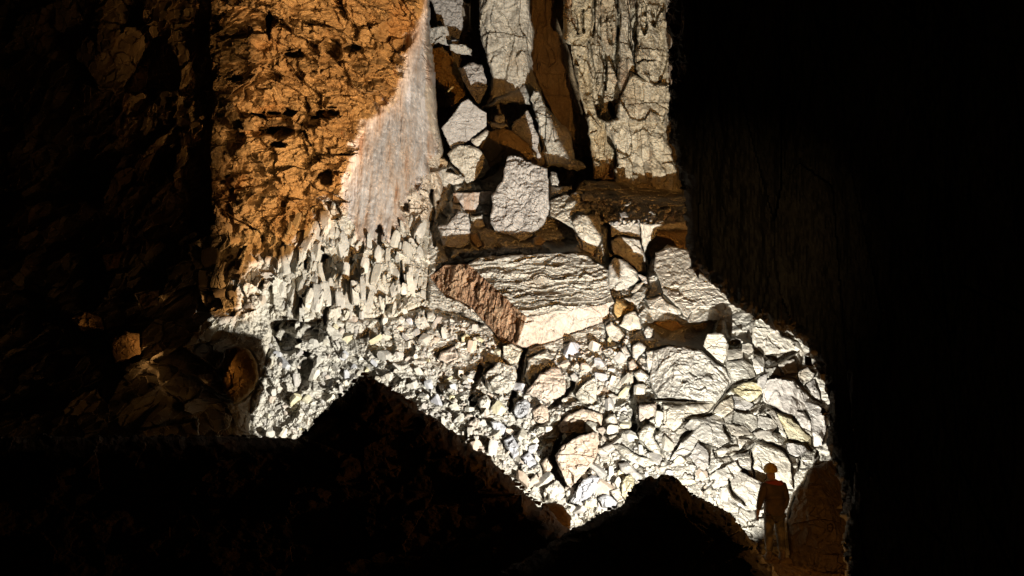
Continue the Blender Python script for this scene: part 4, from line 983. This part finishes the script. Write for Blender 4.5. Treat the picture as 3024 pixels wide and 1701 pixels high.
# upright blades of the curtain and blocks of the ochre wall: pieces of the left wall
WALL = bpy.data.objects['left_wall']
def piece_mesh(name, seed, asp, mat):
    v, f = stone_shape(2, seed, asp, 7, 0.02)
    me = bpy.data.meshes.new(name); me.from_pydata(v.tolist(), [], f.tolist()); me.materials.append(mat)
    return me
BL = [piece_mesh('blade', 1200 + i, (0.48, 0.5, 1.1 + 0.12 * i), M['lime' if i % 3 else 'pale']) for i in range(9)]
BK = [piece_mesh('block', 1300 + i, (1.0, 0.7, 0.7 + 0.06 * i), M['wall']) for i in range(8)]
def pieces(name, meshes, poly, n, s0, s1, ksep, lift, rx, sq):
    poly = np.array(poly, float); lo_, hi_ = poly.min(0), poly.max(0); done = []; t_ = 0
    while len(done) < n and t_ < 6000:
        t_ += 1
        u, v = rng.uniform(lo_[0], hi_[0]), rng.uniform(lo_[1], hi_[1])
        if sdf(np.array([u]), np.array([v]), poly)[0] > -2:
            continue
        z_ = s0 + (s1 - s0) * rng.random() ** 1.6
        if any(((u - a) * sq) ** 2 + (v - b) ** 2 < (ksep * (z_ + c)) ** 2 for a, b, c in done):
            continue
        done.append((u, v, z_))
        y = Ys(u, v); rad = z_ * float(K(y)) / FPX
        o = bpy.data.objects.new(name, meshes[int(rng.integers(len(meshes)))])
        o.location = tuple(float(x) for x in P(u, v, y + lift * rad)); o.scale = (rad, rad, rad)
        o.rotation_euler = (rng.normal(rx, 0.12), rng.normal(0, 0.14), rng.uniform(-0.6, 0.6))
        COL.objects.link(o); o.parent = WALL
pieces('blade', BL, [(850, 640), (985, 600), (1030, 710), (1150, 730), (1215, 640), (1262, 630), (1258, 880), (1150, 925), (1000, 945), (830, 930), (815, 800)], 150, 13, 46, 0.45, 0.26, -0.32, 1.9)
pieces('block', BK, [(600, 660), (850, 680), (830, 800), (760, 930), (640, 990), (600, 850)], 30, 12, 38, 0.75, 0.35, -0.2, 1.0)
# fragments nobody could count: one mesh
base = [stone_shape(1, 900 + i, SHAPES[i % 8][1], 7, 0.0) for i in range(16)]
VV = {k_: [] for k_ in range(4)}; FF = {k_: [] for k_ in range(4)}; OFF = {k_: 0 for k_ in range(4)}
def frag(u, v, sz, y=None, lift=0.2):
    y = Ys(u, v) if y is None else y
    rad = sz * float(K(y)) / FPX
    bv, bf = base[int(rng.integers(16))]
    a = rng.normal(size=4); a /= np.linalg.norm(a)
    w, x, yy_, z = a
    R = np.array([[1 - 2 * (yy_ * yy_ + z * z), 2 * (x * yy_ - z * w), 2 * (x * z + yy_ * w)], [2 * (x * yy_ + z * w), 1 - 2 * (x * x + z * z), 2 * (yy_ * z - x * w)], [2 * (x * z - yy_ * w), 2 * (yy_ * z + x * w), 1 - 2 * (x * x + yy_ * yy_)]])
    k_ = int(rng.integers(4))
    VV[k_].append(bv @ R.T * rad + P(u, v, y - lift * rad)); FF[k_].append(bf + OFF[k_]); OFF[k_] += len(bv)

def scatter(poly, n, smin, smax, pw=2.0, yfun=None, lift=0.2, skip=True):
    poly = np.array(poly, float); lo_, hi_ = poly.min(0), poly.max(0)
    u = rng.uniform(lo_[0], hi_[0], n); v = rng.uniform(lo_[1], hi_[1], n)
    s = sdf(u, v, poly)
    keep = (s < 0) & (cleft_d(u, v) < 0.25)
    if skip:
        for p_ in pl_:
            keep &= ~(sdf(u, v, p_) < -4)
    if skip:
        pn_ = np.stack([u / 60.0, v / 60.0, 0 * u], -1)
        keep &= (u > 1330) | (v > 985 + 150 * fbm(pn_, 3, 333))
    keep &= (u > 1250) | (rng.random(n) < 0.12)
    for a, b in zip(u[keep], v[keep]):
        frag(a, b, smin + (smax - smin) * rng.random() ** pw, None if yfun is None else yfun(a, b), lift)
scatter(RUB, 9500, 2.5, 11, 2.2, lift=-0.05)
scatter([(1250, 640), (1330, 600), (1560, 640), (1740, 700), (1900, 800), (1900, 1000), (1250, 900)], 1500, 2.5, 8)
terr = lambda a, b: 40.05 + 0.058 * (660 - b)
scatter(k2([(120, 400), (480, 420), (1110, 520), (1110, 640), (480, 645), (140, 600)]), 520, 2.5, 10, skip=False, yfun=terr, lift=1.1)
scatter(k2([(420, 560), (1110, 590), (1110, 645), (470, 650)]), 300, 3, 10, skip=False, yfun=terr, lift=1.4)
md = {k_: [] for k_ in ('v', 'f')}; mo = 0
for line, y_ in (([(640, 1284), (760, 1290), (872, 1297), (935, 1240), (985, 1180), (1050, 1122), (1080, 1105), (1160, 1150), (1270, 1230), (1380, 1312), (1500, 1400), (1620, 1502)], 19.4), ([(1762, 1520), (1842, 1482), (1898, 1412), (1990, 1412), (2045, 1462), (2150, 1510), (2200, 1570), (2290, 1690)], 15.9)):
    for (ax, ay), (bx, by) in zip(line[:-1], line[1:]):
        for _ in range(int(math.hypot(bx - ax, by - ay) / 5)):
            t_ = rng.random(); z_ = 2.5 + 8 * rng.random() ** 2.5
            bv, bf = base[int(rng.integers(16))]
            md['v'].append(bv * (z_ * y_ / FPX) + P(ax + (bx - ax) * t_, ay + (by - ay) * t_ + rng.uniform(-2, 16), y_)); md['f'].append(bf + mo); mo += len(bv)
tag(mesh_obj('debris', np.vstack(md['v']), np.vstack(md['f']), M['mud']), kind='stuff')
tmat = [M['lime'], M['pale'], M['grey'], M['pink']]
for k_ in range(4):
    o = mesh_obj('rubble', np.vstack(VV[k_]), np.vstack(FF[k_]), tmat[k_])
    tag(o, kind='stuff')

# ------------------------------------------------------------------ the person with the helmet, seen from behind
def cloth_mat(name, c1, c2, sc=9, thr=0.5):
    m, nt, bs = new_mat(name)
    N, L = nt.nodes, nt.links
    tc = N.new('ShaderNodeTexCoord')
    n1 = N.new('ShaderNodeTexNoise'); n1.inputs['Scale'].default_value = sc; n1.inputs['Detail'].default_value = 6
    L.new(tc.outputs['Object'], n1.inputs['Vector'])
    cr = N.new('ShaderNodeValToRGB')
    cr.color_ramp.elements[0].position = thr - 0.08; cr.color_ramp.elements[0].color = (*c1, 1)
    cr.color_ramp.elements[1].position = thr + 0.1; cr.color_ramp.elements[1].color = (*c2, 1)
    L.new(n1.outputs['Fac'], cr.inputs['Fac']); L.new(cr.outputs[0], bs.inputs['Base Color'])
    bs.inputs['Roughness'].default_value = 0.85
    b = N.new('ShaderNodeBump'); b.inputs['Strength'].default_value = 0.4; b.inputs['Distance'].default_value = 0.02
    n2 = N.new('ShaderNodeTexNoise'); n2.inputs['Scale'].default_value = 14
    L.new(tc.outputs['Object'], n2.inputs['Vector']); L.new(n2.outputs['Fac'], b.inputs['Height']); L.new(b.outputs[0], bs.inputs['Normal'])
    return m
m_skin = cloth_mat('skin', (0.35, 0.2, 0.13), (0.42, 0.26, 0.18), 20)
m_jack = cloth_mat('dark_jacket', (0.07, 0.05, 0.035), (0.12, 0.08, 0.05), 6)
m_red = cloth_mat('red_cloth', (0.30, 0.045, 0.02), (0.36, 0.07, 0.03), 8)
m_trou = cloth_mat('muddy_trousers', (0.07, 0.06, 0.045), (0.30, 0.25, 0.18), 5, 0.56)
m_helm = cloth_mat('scuffed_yellow_helmet', (0.62, 0.42, 0.10), (0.30, 0.16, 0.05), 9, 0.55)
m_boot = cloth_mat('muddy_boots', (0.10, 0.07, 0.045), (0.2, 0.14, 0.09), 12)
m_blk = cloth_mat('black_strap', (0.02, 0.02, 0.02), (0.04, 0.035, 0.03), 12)

PX = P(2290, 1655, 23.0)
person = bpy.data.objects.new('person', None)
person.location = tuple(float(x) for x in PX)
person.scale = (0.96, 0.96, 0.96)
person.rotation_euler = (0, 0, math.radians(14))       # faces away and a little to the left
COL.objects.link(person)
tag(person, 'person in a scuffed yellow helmet and dark jacket standing with back to the camera', 'person')

def skin_obj(name, verts, edges, mat, root=0, sub=2):
    me = bpy.data.meshes.new(name)
    me.from_pydata([v[:3] for v in verts], edges, [])
    o = bpy.data.objects.new(name, me); COL.objects.link(o); o.parent = person
    me.skin_vertices or me.attributes
    sm = o.modifiers.new('skin', 'SKIN')
    lay = me.skin_vertices[0].data if len(me.skin_vertices) else None
    for i, v in enumerate(verts):
        r_ = v[3]
        lay[i].radius = (r_, r_) if not isinstance(r_, tuple) else r_
        lay[i].use_root = (i == root)
    ss = o.modifiers.new('sub', 'SUBSURF'); ss.levels = sub; ss.render_levels = sub
    me.materials.append(mat)
    sm.use_smooth_shade = True
    return o

# body: head, neck, torso, arms, legs (x right, y away from the camera, z up)
Vb = [(0, 0, 0.95, (0.15, 0.11)), (0, 0.0, 1.12, (0.145, 0.1)), (0, 0.0, 1.30, (0.165, 0.11)), (0, 0, 1.43, (0.12, 0.09)), (-0.01, 0.01, 1.50, 0.055), (-0.03, 0.025, 1.58, (0.075, 0.09)), (-0.04, 0.03, 1.66, (0.078, 0.095)),
      (-0.19, 0, 1.40, 0.062), (-0.27, -0.01, 1.14, 0.05), (-0.31, 0.05, 0.92, 0.038), (-0.315, 0.06, 0.84, (0.018, 0.038)),
      (0.19, 0, 1.40, 0.062), (0.25, -0.01, 1.14, 0.05), (0.24, 0.09, 0.93, 0.038), (0.235, 0.11, 0.85, (0.018, 0.038)),
      (-0.10, 0, 0.88, 0.095), (-0.12, 0.01, 0.48, 0.062), (-0.13, -0.02, 0.08, 0.045), (0.10, 0, 0.88, 0.095), (0.13, 0.03, 0.48, 0.062), (0.15, 0.0, 0.08, 0.045)]
Eb = [(0, 1), (1, 2), (2, 3), (3, 4), (4, 5), (5, 6), (3, 7), (7, 8), (8, 9), (9, 10), (3, 11), (11, 12), (12, 13), (13, 14), (0, 15), (15, 16), (16, 17), (0, 18), (18, 19), (19, 20)]
def add_hand(V_, E_, wi, sx):
    w = V_[wi]
    for k_, (dx_, dy_, ln) in enumerate([(-0.002, 0.028, 0.075), (-0.002, 0.009, 0.088), (0.0, -0.010, 0.082), (0.004, -0.027, 0.066)]):
        i0 = len(V_)
        V_ += [(w[0] + sx * dx_, w[1] + dy_, w[2] - 0.02, 0.010), (w[0] + sx * (dx_ + 0.004), w[1] + dy_ * 1.1 + 0.004, w[2] - 0.02 - ln * 0.5, 0.009), (w[0] - sx * 0.022, w[1] + dy_ * 1.1 + 0.010, w[2] - 0.02 - ln, 0.0075)]
        E_ += [(wi, i0), (i0, i0 + 1), (i0 + 1, i0 + 2)]
    i0 = len(V_)
    V_ += [(w[0] - sx * 0.012, w[1] + 0.045, w[2] + 0.015, 0.012), (w[0] - sx * 0.04, w[1] + 0.065, w[2] - 0.035, 0.009)]
    E_ += [(wi, i0), (i0, i0 + 1)]
add_hand(Vb, Eb, 10, -1); add_hand(Vb, Eb, 14, 1)
# nose and ears
i0 = len(Vb); Vb += [(-0.075, 0.115, 1.615, 0.018), (-0.115, 0.015, 1.615, 0.017), (0.045, 0.0, 1.615, 0.017)]
Eb += [(6, i0), (5, i0 + 1), (5, i0 + 2)]
skin_obj('body', Vb, Eb, m_skin)
# jacket, hanging to the hips, sleeves to the wrists
Vj = [(0, 0, 0.98, (0.20, 0.15)), (0, 0, 0.86, (0.195, 0.15)), (0, 0, 1.14, (0.19, 0.14)), (0.01, 0, 1.30, (0.205, 0.15)), (0.01, 0, 1.41, (0.165, 0.12)), (-0.005, 0.01, 1.485, (0.078, 0.078)),
      (-0.19, 0, 1.395, 0.088), (-0.272, -0.01, 1.15, 0.075), (-0.308, 0.045, 0.935, 0.052), (0.20, 0, 1.395, 0.092), (0.262, -0.01, 1.15, 0.08), (0.245, 0.085, 0.945, 0.055), (0, 0, 0.80, (0.185, 0.14))]
Ej = [(0, 1), (0, 2), (2, 3), (3, 4), (4, 5), (4, 6), (6, 7), (7, 8), (4, 9), (9, 10), (10, 11), (1, 12)]
jk = skin_obj('jacket', Vj, Ej, m_jack)
# red yoke on the shoulders
Vy = [(0.02, -0.02, 1.375, (0.215, 0.16)), (-0.15, -0.005, 1.415, 0.096), (0.17, -0.01, 1.405, 0.108), (0.0, 0.0, 1.47, (0.088, 0.088)), (-0.205, -0.005, 1.35, 0.088), (0.222, -0.008, 1.31, 0.094)]
skin_obj('shoulder_yoke', Vy, [(0, 1), (0, 2), (0, 3), (1, 4), (2, 5)], m_red)
Vt = [(0, 0, 0.90, (0.17, 0.13)), (-0.10, 0, 0.80, 0.115), (-0.122, 0.012, 0.48, 0.088), (-0.132, -0.015, 0.14, 0.075), (0.10, 0, 0.80, 0.115), (0.132, 0.03, 0.48, 0.09), (0.15, 0.0, 0.14, 0.078)]
skin_obj('trousers', Vt, [(0, 1), (1, 2), (2, 3), (0, 4), (4, 5), (5, 6)], m_trou)
for sx, x0, y0_ in ((-1, -0.132, -0.02), (1, 0.152, 0.0)):
    skin_obj('boot', [(x0, y0_, 0.2, 0.072), (x0, y0_, 0.06, 0.062), (x0 + sx * 0.03, y0_ + 0.17, 0.045, (0.055, 0.045)), (x0, y0_ - 0.05, 0.045, 0.05)], [(0, 1), (1, 2), (1, 3)], m_boot, 1)
# helmet: ribbed shell with brim, lamp, chin strap
v, f = ico(3)
hv = []
for p_ in v:
    x, y, z = p_
    rb = 1 + 0.035 * max(0, z) * math.cos(6 * math.atan2(x, y + 1e-6)) if abs(z) < 0.97 else 1.0
    if z < -0.12:
        z2 = -0.12; s_ = 0.93 if z < -0.2 else 1.02
        hv.append((x * s_, y * s_ * 1.05, z2 - 0.06 * (z < -0.2)))
    else:
        hv.append((x * rb, y * rb * 1.12, z * 0.98 * rb))
me = bpy.data.meshes.new('helmet'); me.from_pydata([(a * 0.138, b * 0.138, c * 0.138) for a, b, c in hv], [], f.tolist())
me.materials.append(m_helm)
hel = bpy.data.objects.new('helmet', me); hel.location = (-0.03, 0.03, 1.685); hel.scale = (0.93, 0.98, 1.15); hel.rotation_euler = (math.radians(7), math.radians(-7), 0); hel.parent = person; COL.objects.link(hel)
for p_ in me.polygons: p_.use_smooth = True
def box_part(name, c, s_, mat, par, rot=(0, 0, 0)):
    v_ = [(x * s_[0], y * s_[1], z * s_[2]) for x in (-.5, .5) for y in (-.5, .5) for z in (-.5, .5)]
    f_ = [(0, 1, 3, 2), (4, 6, 7, 5), (0, 4, 5, 1), (2, 3, 7, 6), (0, 2, 6, 4), (1, 5, 7, 3)]
    me_ = bpy.data.meshes.new(name); me_.from_pydata(v_, [], f_); me_.materials.append(mat)
    o_ = bpy.data.objects.new(name, me_); o_.location = c; o_.rotation_euler = rot; o_.parent = par; COL.objects.link(o_)
    bv_ = o_.modifiers.new('b', 'BEVEL'); bv_.width = min(s_) * 0.3; bv_.segments = 2
    return o_
box_part('headlamp', (-0.02, 0.165, 0.045), (0.07, 0.05, 0.05), m_blk, hel)
box_part('battery_box', (0.0, -0.15, 0.03), (0.08, 0.035, 0.045), m_helm, hel)
skin_obj('chin_strap', [(-0.125, 0.02, 1.66, 0.012), (-0.11, 0.06, 1.54, 0.012), (-0.13, 0.10, 1.505, 0.014), (-0.155, 0.10, 1.515, 0.010)], [(0, 1), (1, 2), (2, 3)], m_blk, 0, 1)

# ------------------------------------------------------------------ tidy
for o in list(scene.objects):
    if o.type == 'MESH' and o.name.startswith('boulder') and 'label' not in o:
        o['kind'] = 'structure'
